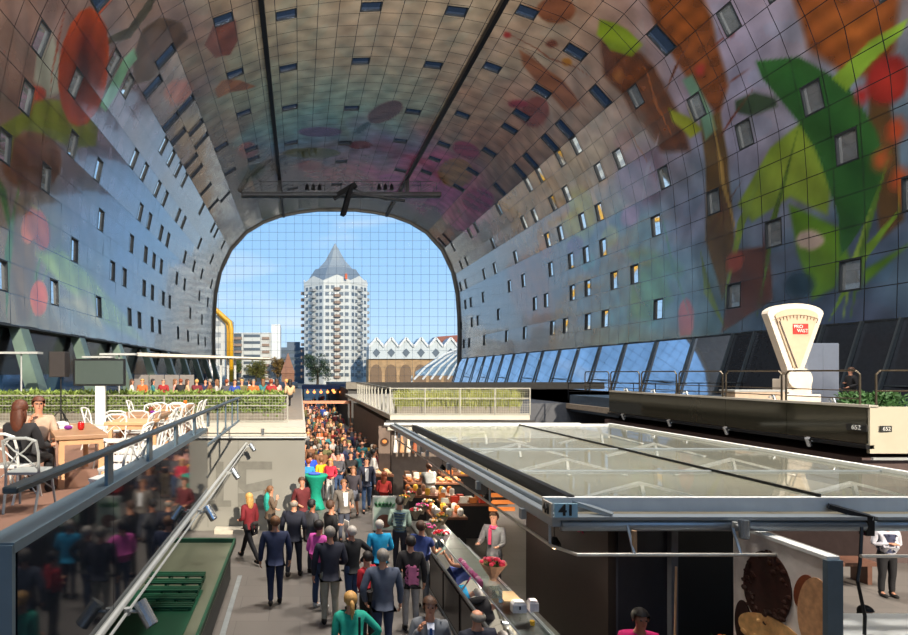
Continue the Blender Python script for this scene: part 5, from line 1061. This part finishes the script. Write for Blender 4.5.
# hanging rod
MB().tube([(.06, 12, 2.50), (.06, .15, 2.50), (.22, -.2, 2.50), (3.2, -.2, 2.50)], .022, 8).build('hanging_rod', mat('satin rod', (190, 186, 178), .35, .5), s4)
for p_ in ((.91, -.2), (2.2, -.2), (.06, .2), (.06, 2.5), (.06, 5), (.06, 8)):
    MB().tube([(p_[0], p_[1], 2.5), (p_[0], p_[1]+(.15 if p_[1] < 0 else 0), 2.82)], .018, 6).build('hanger', M_alu, s4)
MB().tube([(3.6, -.25, 2.50), (8, -.25, 2.50)], .022, 8).build('hanging_rod', MATS['satin rod'], s4)
MB().tube([(.93, -.16, 2.78), (.93, -.16, 2.5)], .03, 8).build('hanger', mat('gilt tube', (170, 140, 110), .4, .3), s4)
# black interior
M_bk = mat('matt black wall', (16, 14, 14), .6, 0, .1); M_bk2 = mat('blue black panel', (30, 32, 42), .4)
MB().box(1.54, 1.66, 1.56, 4.7, 0, 2.69).build('side_wall', mat('black brown wall', (30, 22, 19), .5), s4)
MB().box(1.66, 2.4, 1.5, 1.62, 0, 2.69).build('door', M_bk2, s4); MB().box(2.4, 2.5, 1.4, 1.5, 0, 2.69).build('column', mat('grey column', (96, 98, 104), .5), s4)
MB().box(2.5, 3.4, 1.5, 1.62, 0, 2.69).build('back_wall', M_bk, s4)
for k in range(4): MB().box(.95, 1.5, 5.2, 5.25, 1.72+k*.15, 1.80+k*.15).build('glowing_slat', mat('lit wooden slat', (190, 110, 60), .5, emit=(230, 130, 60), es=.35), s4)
tx = MB()
for k in range(3):
    for q in range(5):
        y = 2.3+q*.16; z = 2.28-k*.11-(.02*q); tx.bar((1.525, y, z), (1.525, y+.07, z+.06), .02).bar((1.525, y+.07, z+.06), (1.525, y+.12, z-.01), .02)
tx.build('pink_lettering', mat('pink paint', (200, 40, 96)), s4)
for loc, nm in (((2.2, .02, 2.80), 'shiny spotlight hanging from the front tube of stall 41'),):
    spotlight((3.14+2.2, 7.0, 2.84), R(-90), .1, nm, .9)
spotlight((9.9, 16.0, 2.9), R(90), 0, 'white spotlight box on the far right edge of the glass roof', 1.0)
sg = empty('number_sign', (3.28, 7.03, 3.0), 0, 'pale blue 41 sign on the front corner of the stall roof', 'sign')
MB().box(-.14, .14, -.01, .01, -.08, .09).build('plate', M_blue, sg); text_mesh('41', .19, M_sign, 'digits', sg, (0, -.015, .005), (R(90), 0, 0), bold=.004)
sg = empty('number_sign', (3.11, 7.16, 3.0), 0, 'cream 41 sign on the aisle side corner of the stall roof', 'sign')
MB().box(-.01, .01, -.13, .13, -.09, .09).build('plate', M_cream, sg); text_mesh('41', .18, M_sign, 'digits', sg, (-.015, 0, 0), (R(90), 0, R(-90)), bold=.004)
br_ = tag(MB().tube([(4.88, 7.45, 0), (4.95, 7.5, 2.15)], .014, 6).build('broom_handle', mat('pale wood', (176, 140, 104))), 'pale wooden broom handle leaning against the black stall wall', 'broom')
# poster wall
pw = empty('poster_wall', (5.76, 6.25, 0), 0, 'pale wall with a large ice cream picture beside the black stall', 'poster')
MB().box(0, .10, 0, 1.32, 0, 2.66).build('panel', mat('pale grey board', (222, 216, 212), .6), pw)
MB().box(-.03, .14, -.06, 0, 0, 2.66).build('edge_post', M_bluesteel, pw); MB().box(-.02, .12, -.04, 1.4, 2.66, 2.70).build('top_rail', M_awhite, pw)
def pic(nm, cy, cz, ry, rz_, a, colr, x=-.012, knob=0, seed=0):
    a = R(a); n = 28; poly = []
    for k in range(n):
        t = 2*PI*k/n; u, v = ry*math.cos(t), rz_*math.sin(t); poly.append((cy+u*math.cos(a)-v*math.sin(a), cz+u*math.sin(a)+v*math.cos(a)))
    poly = [(min(1.30, max(.01, q[0])), q[1]) for q in poly]
    m = MB().prism(poly, x, x+.01, 'yz'); rr = random.Random(seed)
    for k in range(knob):
        t = rr.uniform(0, 2*PI); q = rr.uniform(.3, 1)**.5; u, v = ry*q*math.cos(t), rz_*q*math.sin(t)
        yy, zz = cy+u*math.cos(a)-v*math.sin(a), cz+u*math.sin(a)+v*math.cos(a)
        if .03 < yy < 1.28: m.ball((x-.002, yy, zz), rr.uniform(.025, .055), 6, 4, (.25, 1, .7))
    m.build(nm, mat('print '+nm, colr, .4, 0, .25, 12), pw)
pic('caramel_scoop', .12, 2.0, .22, .42, 5, (196, 150, 110), -.010); pic('chocolate_rim', .26, 2.2, .12, .22, 20, (120, 60, 30), -.008)
pic('chocolate_ice', .78, 2.05, .36, .46, 12, (52, 24, 16), -.014, 46, 3); pic('vanilla_ice', .72, 1.50, .50, .22, -6, (214, 168, 112), -.020, 10, 4)
pic('chocolate_base', 1.15, 1.45, .14, .3, 0, (40, 18, 14), -.012)
# things right of the poster
tc4 = empty('display_case', (6.25, 6.5, 0), 0, 'steel and glass display case at the lower right corner', 'display case')
MB().box(0, 2.4, 0, .9, 0, 1.0).build('cabinet', M_alu, tc4); MB().box(0, 2.4, .1, .8, 1.0, 1.55).build('glass', glass('case glass', (.8, .86, .86), fac=.03, ior=1.25), tc4)
MB().box(0, 2.4, -.02, .9, 1.55, 1.58).box(0, .03, 0, .9, 1.0, 1.56).build('frame', M_awhite, tc4)
cl = tag(MB().tube([(6.92, 7.02, 2.8), (6.78, 6.9, 2.4), (6.70, 6.85, 2.2), (6.74, 6.8, 1.8), (6.70, 6.78, 1.1)], .018, 6).build('power_cable', M_black), 'black cable hanging down from the roof joint right of the poster', 'cable')
bn = empty('bench', (10.6, 12.6, 0), 0, 'low brown wooden bench in the corridor at the right', 'bench')
MB().box(0, 2.2, 0, .5, .42, .5).build('seat', mat('brown wood', (96, 64, 50), .5), bn)
for x in (.1, 2.0): MB().box(x, x+.1, .05, .45, 0, .42).build('leg', MATS['brown wood'], bn)
fk = empty('flower_stand', (5.05, 6.85, 0), 0, 'small black stand holding yellow and orange flowers in the black stall', 'stand')
MB().box(0, .5, 0, .4, 0, 1.05).build('body', M_bk, fk)
def bouquet(x, y, z, r, cols, label, wrap=(190, 160, 130), seed=0, group='bouquets on the flower counter'):
    b = empty('bouquet', (x, y, z), 0, label, 'bouquet', group); rr = random.Random(seed)
    MB().lathe((0, 0, 0), [(.05, 0), (.06, .05), (r*.9, r*1.15), (r*1.05, r*1.35), (r*.95, r*1.32), (.05, .1)], 12).build('wrapping', cloth(wrap), b)
    gm = MB()
    for k in range(60):
        a = rr.uniform(0, 6.28); q = r*rr.random()**.5
        gm.leaf((q*.5*math.cos(a), q*.5*math.sin(a), r*.7), (math.cos(a)*.7, math.sin(a)*.7, 1), r*rr.uniform(.6, 1.1), r*.22)
    gm.build('leaves', mat('leaves bouquet', (54, 92, 44)), b)
    for ci, c in enumerate(cols):
        for k in range(7):
            a = rr.uniform(0, 6.28); q = r*.85*rr.random()**.5
            f = MB().ball((q*math.cos(a), q*math.sin(a), r*1.35+(r-q)*.35), r*.17, 7, 5, (1, 1, .8))
            f.build('blossom', cloth(c), b)
    return b
bouquet(5.28, 7.05, 1.05, .22, [(230, 180, 30), (214, 90, 30)], 'yellow and orange flowers standing in the black stall at the bottom edge', (60, 90, 50), 5)

# ------------------------------------------------------------------ flower and food counter along the aisle
M_stone = mat('counter steel top', (120, 122, 122), .3, .5); G_case = MATS['case glass']
for k, y0 in enumerate((5.2, 7.5, 9.8, 12.1)):
    c = empty('counter', (2.74, y0, 0), 0, 'black market counter with a glass case, '+['nearest of the row along the aisle', 'second of the row along the aisle', 'third of the row, holding the pink flowers', 'fourth of the row, farthest from the camera'][k], 'counter')
    MB().box(.03, .80, 0, 2.28, .1, .92).build('cabinet', M_bk, c); MB().box(0, .84, -.005, 2.29, .92, .97).build('worktop', M_stone, c, bevel=.006)
    for q in range(2): MB().box(.01, .03, .08+q*1.12, 1.1+q*1.12, .16, .86).build('front_panel', mat('dark counter panel', (44, 38, 36), .3, .2), c)
    MB().box(.04, .3, 0, 2.28, 0, .1).build('plinth', M_alu, c)
    if k < 3:
        MB().add([(.04, .02, .97), (.04, 2.26, .97), (.20, 2.26, 1.20), (.20, .02, 1.20)], [(0,1,2,3)]).add([(.20, .02, 1.20), (.20, 2.26, 1.20), (.62, 2.26, 1.20), (.62, .02, 1.20)], [(0,1,2,3)]).build('glass_cover', G_case, c)
        MB().bar((.20, 0, 1.20), (.20, 2.28, 1.20), .02).bar((.62, 0, 1.20), (.62, 2.28, 1.20), .02).bar((.82, 0, 1.02), (.82, 2.28, 1.02), .03).build('case_frame', M_alu, c)
bouquet(3.25, 9.6, 1.21, .22, [(206, 40, 70), (230, 110, 130), (220, 60, 90)], 'round bouquet of red and pink roses in brown paper on the counter', (196, 150, 120), 1)
bouquet(3.05, 12.3, .97, .20, [(196, 20, 40), (214, 40, 60), (240, 230, 230)], 'bouquet of deep red flowers farther along the counter', (210, 200, 200), 2)
for k in range(8):
    y = 13.0+k*.52; cs = [[(214, 60, 140), (230, 120, 170)], [(240, 220, 200), (230, 160, 60)], [(230, 110, 50), (240, 200, 90)], [(200, 40, 60), (240, 230, 225)]][k % 4]
    bouquet(2.95+(k % 3)*.28, y, .97, .17, cs, ['magenta', 'cream and yellow', 'orange and yellow', 'red and white'][k % 4]+' bouquet in a bucket row, '+('nearer' if k < 4 else 'farther')+' one of its colour', (150, 140, 120), 10+k)
pk_ = random.Random(5)
for k in range(18):
    x = 2.98+.14*(k % 2)+pk_.uniform(-.02, .02); y = 9.9+.14*(k//2)
    tag(MB().lathe((x, y, .975), [(.04, 0), (.055, .05), (.05, .12), (.02, .15)], 8).build('flower_bunch', cloth((214, 96, 160) if k % 3 else (232, 170, 200))), 'pink paper-wrapped flower bunch under the glass of the third counter', 'flowers', 'pink bunches in the glass case')
for k in range(12):
    x = 3.02+.17*(k % 3); y = 5.5+.16*(k//3)+(1.2 if k > 5 else 0)
    tag(MB().lathe((x, y, .975), [(.05, 0), (.065, .03), (.05, .07), (.02, .085)], 9).build('pastry', cloth([(214, 180, 120), (190, 130, 70), (90, 56, 40)][k % 3])), ['cream coloured', 'golden brown', 'chocolate'][k % 3]+' pastry in the glass case of the nearest counter', 'pastry', 'pastries in the glass case')
for k, (x, y, w) in enumerate(((3.20, 8.35, .20), (3.43, 8.4, .13))):
    b = empty('cake_box', (x, y, 1.205), 0, ['wide white cake box with a dark emblem on the counter', 'smaller white cake box on the counter edge'][k], 'box')
    MB().box(-w/2, w/2, -.06, .06, 0, .12).prism([(-w/2, .12), (w/2, .12), (w*.35, .16), (-w*.35, .16)], -.05, .05).build('carton', cloth((226, 224, 222)), b)
    if k == 0: MB().box(-.012, .012, -.063, -.06, .05, .10).build('emblem', M_sign, b)
tag(MB().box(3.12, 3.4, 8.7, 9.1, 1.205, 1.22).build('chopping_board', mat('beige board', (196, 170, 130))), 'beige board lying on the glass case behind the cake boxes', 'board')
v_ = empty('glass_vase', (3.0, 8.75, 1.205), 0, 'square clear glass vase on the counter in front of the rose bouquet', 'vase')
MB().box(-.08, .08, -.08, .08, 0, .2).build('vessel', glass('vase glass', (.7, .8, .78), fac=.15), v_)
tag(MB().lathe((3.22, 7.9, 1.205), [(.03, 0), (.035, .06), (.03, .065)], 10).build('jar', cloth((206, 160, 30))), 'small yellow jar on the glass case', 'jar')
# A-board
ab = empty('advertising_board', (2.5, 16.9, 0), 0, 'upright picture board with a brown dish and green herbs at the counter corner', 'sign board')
MB().box(-.35, .35, -.04, .04, .05, 1.05).build('board', mat('board frame', (176, 178, 176)), ab); MB().box(-.31, .31, -.05, -.04, .1, 1.01).build('picture', mat('print pale', (150, 170, 160), .4, 0, .3, 3), ab)
MB().ball((0, -.045, .32), .26, 12, 8, (1, .08, .8)).build('dish', cloth((84, 50, 38)), ab)
lf_ = MB()
for k in range(14): lf_.leaf((-.25+k*.035, -.06, .72), (math.sin(k*2.1), 0, 1), .2, .08, (0, 1, 0))
lf_.build('herbs', cloth((70, 130, 90)), ab)
for x in (-.3, .3): MB().box(x-.02, x+.02, -.12, .12, 0, .05).build('foot', M_black, ab)
# teal standing table
tt = empty('standing_table', (.55, 19.8, 0), 0, 'tall round standing table in a tight teal cover', 'table')
MB().lathe((0, 0, 0), [(.34, 0), (.30, .06), (.19, .45), (.18, .62), (.26, .9), (.41, 1.12), (.42, 1.16), (.40, 1.18)], 20).build('cover', cloth((0, 140, 116)), tt, smooth=True)
tag(MB().ball((.5, 19.7, 1.225), .1, 10, 6, (2.2, 1.6, .5)).build('blue_cloth', cloth((60, 90, 190))), 'crumpled blue and white cloth lying on the teal table', 'cloth')

# ------------------------------------------------------------------ goods tables beyond
M_wood = mat('market wood', (120, 76, 54), .6, 0, .2, 3)
def goods(x, y, w, d, z, label, seed, n, cols, cat, shape, lab2):
    t = empty('market_table', (x, y, 0), 0, label, 'table')
    MB().box(0, w, 0, d, z-.06, z).build('tabletop', M_wood, t); MB().box(.03, w-.03, .03, d-.03, .02, z-.06).build('skirt_panel', M_bk, t)
    rr = random.Random(seed); nx = max(1, int(w/.24)); ny = max(1, int(d/.24)); cells_ = [(i, j) for i in range(nx) for j in range(ny)]; rr.shuffle(cells_)
    for i, j in cells_[:n]:
        c_ = rr.choice(cols); px_ = x+(i+.5)*w/nx; py_ = y+(j+.5)*d/ny
        m = MB()
        if shape == 'loaf': m.ball((px_, py_, z+.062), .1, 8, 6, (1, .7, .62))
        elif shape == 'box': m.box(px_-.09, px_+.09, py_-.07, py_+.07, z, z+rr.uniform(.06, .2))
        else: m.lathe((px_, py_, z), [(.06, 0), (.08, .06), (.08, .16), (.05, .2)], 8)
        tag(m.build(cat.replace(' ', '_'), cloth(c_)), lab2, cat, lab2)
BREAD = [(206, 150, 90), (226, 190, 140), (180, 110, 60), (236, 214, 180)]; MIX = [(230, 224, 212), (206, 120, 60), (200, 60, 40), (226, 180, 60), (120, 90, 70), (236, 230, 224)]
goods(3.3, 17.4, 1.5, .9, .95, 'red-brown wooden table with pots behind the flower row', 3, 12, MIX, 'pot', 'pot', 'small pot on the red-brown table behind the flower row')
goods(2.75, 22.2, .66, 3.4, 1.0, 'aisle-side goods table crowded with loaves', 4, 26, BREAD, 'loaf', 'loaf', 'loaf on the crowded aisle-side bread table')
goods(3.0, 26.2, .42, 3.6, 1.0, 'narrow goods table with packets beyond the bread table', 5, 20, MIX, 'packet', 'box', 'packet on the narrow table beyond the bread')
goods(3.6, 19.2, 1.9, .7, 1.0, 'long wooden table of bread under the stall roof', 6, 18, BREAD, 'bread roll', 'loaf', 'bread roll on the table under the stall roof')
goods(5.0, 20.2, 2.4, .7, 1.1, 'back counter with bottles and packets under the glass roof', 7, 18, MIX, 'package', 'box', 'package on the back counter under the glass roof')
for k, (x, y, w, d) in enumerate(((3.4, 14.6, .9, .9), (4.0, 16.1, 1.6, .7), (2.7, 20.6, .7, 1.2), (3.7, 20.0, 1.1, .6))):
    goods(x, y, w, d, 1.0, ['low goods table by the bouquets, nearest the glass counter', 'wide goods table of pots and packets under the roof', 'small bread table at the aisle corner', 'small table of mixed packets before the middle block'][k], 40+k, 16, [MIX, MIX, BREAD, MIX][k], ['pot', 'packet', 'loaf', 'packet'][k], ['pot', 'box', 'loaf', 'box'][k],
          ['pot on the low goods table by the bouquets', 'packet on the wide goods table under the roof', 'loaf on the small corner bread table', 'packet on the table before the middle block'][k])
# hanging garments and lamp sign on the mid block
for k in range(6):
    g_ = empty('hanging_apron', (3.55+k*.24, 21.25, 1.72), 0, ['white', 'tan', 'cream', 'rust brown', 'pale grey', 'beige'][k]+' apron hanging from the tube rail at the stall corner', 'apron', 'aprons on the rail')
    c_ = [(226, 222, 214), (190, 140, 100), (216, 204, 184), (150, 84, 56), (180, 180, 180), (200, 180, 150)][k]
    MB().tube([(0, 0, 0), (0.02, .02, .3), (0, 0, .62)], [.09, .07, .03], 8).build('cloth', cloth(c_), g_); MB().tube([(0, 0, .6), (0, .02, 1.0)], .01, 5).build('hook', M_alu, g_)
rs = empty('shop_sign', (3.18, 21.5, 0), 0, 'dark upright stall panel with a round amber emblem at the aisle', 'sign')
MB().box(-.22, .22, -.03, .05, 0, 2.7).build('board', mat('taupe board', (104, 88, 78)), rs); MB().lathe((0, -.05, 2.1), [(.16, 0), (.16, .02)], 20, 'y').build('disc', cloth((60, 42, 32)), rs)
MB().ball((0, -.06, 2.12), .09, 10, 6, (1, .2, .8)).build('emblem', cloth((206, 130, 70)), rs)
# far awnings at the end of the aisle
for k, (x, y, c_, lb_) in enumerate((( .2, 60, (40, 64, 110), 'dark blue awning at the far end of the aisle on the left'), (3.2, 66, (60, 70, 96), 'slate blue awning at the far end of the aisle on the right'))):
    a = empty('awning', (x, y, 0), 0, lb_, 'awning'); MB().box(0, 5.5, 0, 4, 3.0, 3.4).build('canopy', cloth(c_), a)
    for q in (0.1, 5.3): MB().box(q, q+.12, 0, .12, 0, 3.0).build('post', M_black, a)
    for q in range(7): MB().ball((.6+q*.7, -.1, 2.7), .16, 8, 6).tube([(.6+q*.7, -.1, 2.8), (.6+q*.7, 0.1, 3.02)], .02, 5).build('lamp', mat('amber lamp', (230, 130, 70), .5, emit=(255, 150, 80), es=1.2), a)
lfb = empty('stall_block', (0, 0, 0), 0, 'grey row of far stalls along the left side of the aisle end', 'stall'); MB().box(-15, -.4, 60, 96, 0, 3.2).build('body', mat('far grey stall', (120, 116, 110)), lfb)
tag(MB().box(.2, 3.6, 40, 40.2, 2.55, 2.75).box(.2, .3, 40, 40.2, 0, 2.6).box(3.5, 3.6, 40, 40.2, 0, 2.6).build('aisle_arch', mat('salmon beam', (190, 130, 100))), 'thin salmon-coloured beam spanning the aisle above the crowd', 'beam')

# ------------------------------------------------------------------ green table on the left
M_green = mat('dark green paint', (20, 74, 52), .45, 0, .15, 2); M_tray = mat('tray steel', (112, 118, 100), .3, .35, .1, 1)
gt_ = empty('produce_table', (-3.17, 5.2, 0), 0, 'empty dark green produce table along the left side of the aisle', 'table')
MB().box(0, 1.7, 0, 7.8, .78, .84).build('tray_bed', M_tray, gt_)
MB().box(0, 1.7, 7.76, 7.84, .8, .93).box(1.66, 1.70, 0, 7.84, .8, .92).box(0, .04, 0, 7.84, .8, .96).build('rim', M_green, gt_)
MB().box(.05, 1.45, .02, 4.9, .84, .86).build('green_mat', M_green, gt_)
MB().box(.0, 1.6, .05, 7.7, .05, .78).build('base', mat('dark base', (40, 44, 42)), gt_)
gl_ = empty('slatted_rack', (-2.75, 9.2, .87), 0, 'stack of dark green slatted racks lying on the green table', 'rack')
for k in range(5):
    m = MB()
    for q in range(3): m.box(.0, 1.0, k*.30+q*.08, k*.30+q*.08+.05, .03+.02*k, .055+.02*k)
    for q in range(4): m.box(.05+q*.3, .09+q*.3, k*.30, k*.30+.22, .0, .03+.02*k)
    m.build('slat_panel', M_green, gl_)
tag(MB().box(-1.44, -1.34, 5, 13.2, .0, .012).build('floor_strip', mat('pale strip', (150, 156, 158), .4, .3)), 'pale metal strip in the floor beside the green table', 'floor strip')
tag(MB().box(-2.5, -1.2, 16.6, 16.95, 0, .14).build('step', mat('cream step', (190, 184, 170))), 'low cream step at the foot of the grey numbered wall', 'step')

# ------------------------------------------------------------------ dining furniture on the left terrace
M_cw = mat('white chair paint', (212, 214, 212), .45, 0, .05); M_cg = mat('weathered grey chair', (150, 156, 156), .5, 0, .1)
def chair(loc, rz, label, m_=None, tilt=0, group='cross-back chairs on the terrace'):
    c = empty('cafe_chair', loc, rz, label, 'chair', group); m_ = m_ or M_cw
    MB().prism([(-.21, -.19), (.21, -.19), (.23, .05), (.20, .22), (0, .25), (-.20, .22), (-.23, .05)], .44, .47, 'xy').build('seat', m_, c)
    for x in (-1, 1):
        MB().tube([(x*.19, .19, .44), (x*.20, .21, .25), (x*.22, .25, 0)], [.018, .017, .014], 7).build('leg', m_, c)
        MB().tube([(x*.18, -.29, 0), (x*.19, -.21, .25), (x*.19, -.19, .46), (x*.20, -.23, .70), (x*.19, -.28, .86)], .017, 7).build('leg', m_, c)
    MB().tube([(-.19, -.28, .85), (-.1, -.32, .89), (.1, -.32, .89), (.19, -.28, .85)], .018, 7).build('top_rail', m_, c)
    MB().tube([(-.18, -.21, .52), (-.06, -.25, .66), (.06, -.28, .74), (.17, -.30, .86)], .010, 6).tube([(.18, -.21, .52), (.06, -.26, .66), (-.06, -.28, .74), (-.17, -.30, .86)], .010, 6).build('cross_back', m_, c)
    MB().tube([(-.20, .22, .2), (0, .1, .40), (.20, .22, .2)], .009, 6).tube([(-.19, -.23, .2), (0, -.1, .40), (.19, -.23, .2)], .009, 6).build('stretcher', m_, c)
    return c
M_tw = mat('terrace table wood', (158, 122, 92), .5, 0, .15, 3); M_tw2 = mat('light plank', (206, 160, 118), .5, 0, .12, 3)
Zt = 3.05
def table(x, y, w, d, label, m_=None):
    t = empty('dining_table', (x, y, Zt), 0, label, 'table')
    MB().box(0, w, 0, d, .70, .76).build('tabletop', m_ or M_tw, t, bevel=.006); MB().box(.06, w-.06, .06, d-.06, .62, .70).build('apron', M_tw2, t)
    for px_ in (.05, w-.13):
        for py_ in (.06, d-.14): MB().box(px_, px_+.08, py_, py_+.08, 0, .62).build('leg', M_tw2, t)
    return t
tq = table(-3.44, 8.0, .72, 2.1, 'long wooden terrace table where the two women sit'); tq.rotation_euler.z = R(27)
table(-3.95, 12.0, .95, 1.3, 'wooden terrace table behind the women, with a brown candle glass')
table(-3.95, 15.2, .95, 1.3, 'far wooden terrace table near the mesh fence with the amber candle glass')
table(-3.55, 10.3, .8, .9, 'small pale plank table behind the long table', M_tw2)
chair((-3.30, 6.95, Zt), .05, 'weathered grey cross-back chair nearest the camera', M_cg)
chair((-3.72, 7.42, Zt), -.15, 'white cross-back chair of the long-haired woman')
spots_c = [(-2.15, 8.3, 70), (-2.4, 9.1, 110), (-2.1, 6.5, 75), (-2.45, 8.0, 95), (-2.6, 8.75, 85), (-2.25, 7.2, 80), (-3.35, 10.1, 180), (-3.05, 10.6, 95), (-3.1, 11.25, 80), (-3.25, 11.75, 0), (-3.75, 11.7, 10), (-2.98, 12.4, 90), (-2.98, 13.1, 100),
           (-3.6, 13.65, 180), (-3.1, 13.7, 175), (-2.98, 14.25, 60), (-3.6, 14.85, 0), (-3.12, 14.9, -5), (-2.98, 15.5, 90), (-2.98, 16.2, 95), (-4.4, 12.4, -90), (-4.4, 15.6, -90)]
cl_lab = ['closest to the rail beside the long table', 'closest to the rail past the long table', 'closest to the rail and nearest the camera', 'beside the long table, middle of its rail side', 'beside the long table, far end of its rail side', 'beside the long table, near end of its rail side', 'at the near end of the small plank table', 'on the rail side of the small plank table', 'between the plank table and the next one, by the rail',
          'at the near end of the candle table, right one', 'at the near end of the candle table, left one', 'rail side of the candle table, nearer one', 'rail side of the candle table, farther one', 'far end of the candle table, left one', 'far end of the candle table, right one',
          'standing alone by the rail before the last table', 'near end of the last table, left one', 'near end of the last table, right one', 'rail side of the last table, nearer one', 'rail side of the last table, farther one', 'away from the rail at the candle table', 'away from the rail at the last table']
for (x, y, a), lb_ in zip(spots_c, cl_lab): chair((x, y, Zt), R(a), 'white cross-back cafe chair '+lb_)
def candle(x, y, z, c, label):
    t = empty('candle_glass', (x, y, z), 0, label, 'candle holder', 'candle glasses'); MB().lathe((0, 0, 0), [(.03, 0), (.05, .03), (.052, .09), (.04, .13)], 12).build('cup', mat('coloured glass %d %d %d' % c, c, .15), t, smooth=True)
    MB().lathe((0, 0, .131), [(.038, 0), (.036, .004)], 10).build('rim', cloth((60, 20, 20)), t)
candle(-3.42, 8.9, Zt+.76, (176, 26, 26), 'red candle glass on the long table'); candle(-3.35, 12.8, Zt+.76, (120, 60, 40), 'brown candle glass on the middle table'); candle(-3.2, 15.9, Zt+.76, (214, 100, 20), 'amber candle glass on the last table')
for k, (x, y, lb_) in enumerate(((-3.62, 8.9, 'purple napkin beside the red candle glass'), (-3.2, 12.4, 'purple napkin by the brown candle glass'))):
    tag(MB().ball((x, y, Zt+.80), .07, 8, 5, (1, .8, .5)).build('napkin', cloth((110, 30, 130))), lb_, 'napkin')
tag(MB().box(-3.95, -3.7, 9.1, 9.3, Zt+.761, Zt+.80).ball((-3.85, 9.2, Zt+.83), .08, 8, 5, (1.6, 1, .5)).build('folded_napkins', cloth((226, 224, 220))), 'pile of white napkins in front of the facing woman', 'napkins')
p = place(mk('fwd', 'fwd', seated=True, hair='long', top='shirt'), -3.68, 7.5, -.15, 1.75, 'woman with long reddish-brown hair in a black vest, seated with her back to us', (28, 28, 32), BLACK, 'auburn', topname='vest', z=Zt)
p = place(mk('up', 'fwd', seated=True, hair='short', top='shirt', faced=True), -4.06, 8.85, R(-150), 1.74, 'seated woman with short brown hair and glasses facing us in a cream blouse', (176, 150, 130), (60, 60, 60), 'auburn', topname='blouse', z=Zt)
hz = 1.65-.47
MB().tube([(-.055, .092, hz+.003), (-.03, .102, hz+.016), (-.008, .106, hz+.003), (.008, .106, hz+.003), (.03, .102, hz+.016), (.055, .092, hz+.003)], .004, 5).build('glasses', mat('dark frame', (20, 18, 18)), p)
chair((-4.1, 8.97, Zt), R(-150), 'white cross-back chair under the woman with glasses')
# terrace people farther back and two on the mezzanine
SIT = [('woman', mk('fwd', 'bent', seated=True, hair='long', top='shirt')), ('man', mk('bent', 'fwd', seated=True, width=1.08))]
for k in range(22):
    pi = k % 2; cn_, cc = COLS[(k*5+3) % len(COLS)]; hn = ['brown', 'blond', 'black', 'grey', 'lightbrown', 'red'][k % 6]; hd = {'lightbrown': 'light brown', 'red': 'ginger'}.get(hn, hn)
    x = -7.6+.36*k+rc.uniform(-.1, .1) if k > 3 else -9.6+k*.6; y = (26+rc.uniform(0, 3.2)) if k > 3 else 28
    if x > -.4: x = -6+rc.random()*5; y = 30.5
    kind, P = SIT[pi]
    place(P, x*(y/24 if k > 3 else 1)*.86, y, rc.choice([0.3, PI, 1.5, -1.4]), 1.74, '%s-haired %s in %s, seated at far terrace cafe %s' % (hd, kind, cn_, 'left of the awning post' if k < 11 else 'right of the awning post'), cc, (50, 50, 56), hn, group='guests seated on the far terrace', z=3.12)
place(mk('fold', 'bent', 0), 20.3, 21.0, R(75), 1.8, 'man in a black suit on the mezzanine beside the grey cabinet', BLACK, BLACK, 'brown', z=3.1)
place(mk('bent', 'bent', 0), 19.95, 21.5, R(200), 1.72, 'dark-haired woman half hidden between the grey cabinet and the man in black', (60, 44, 50), BLACK, 'dark', z=3.1)
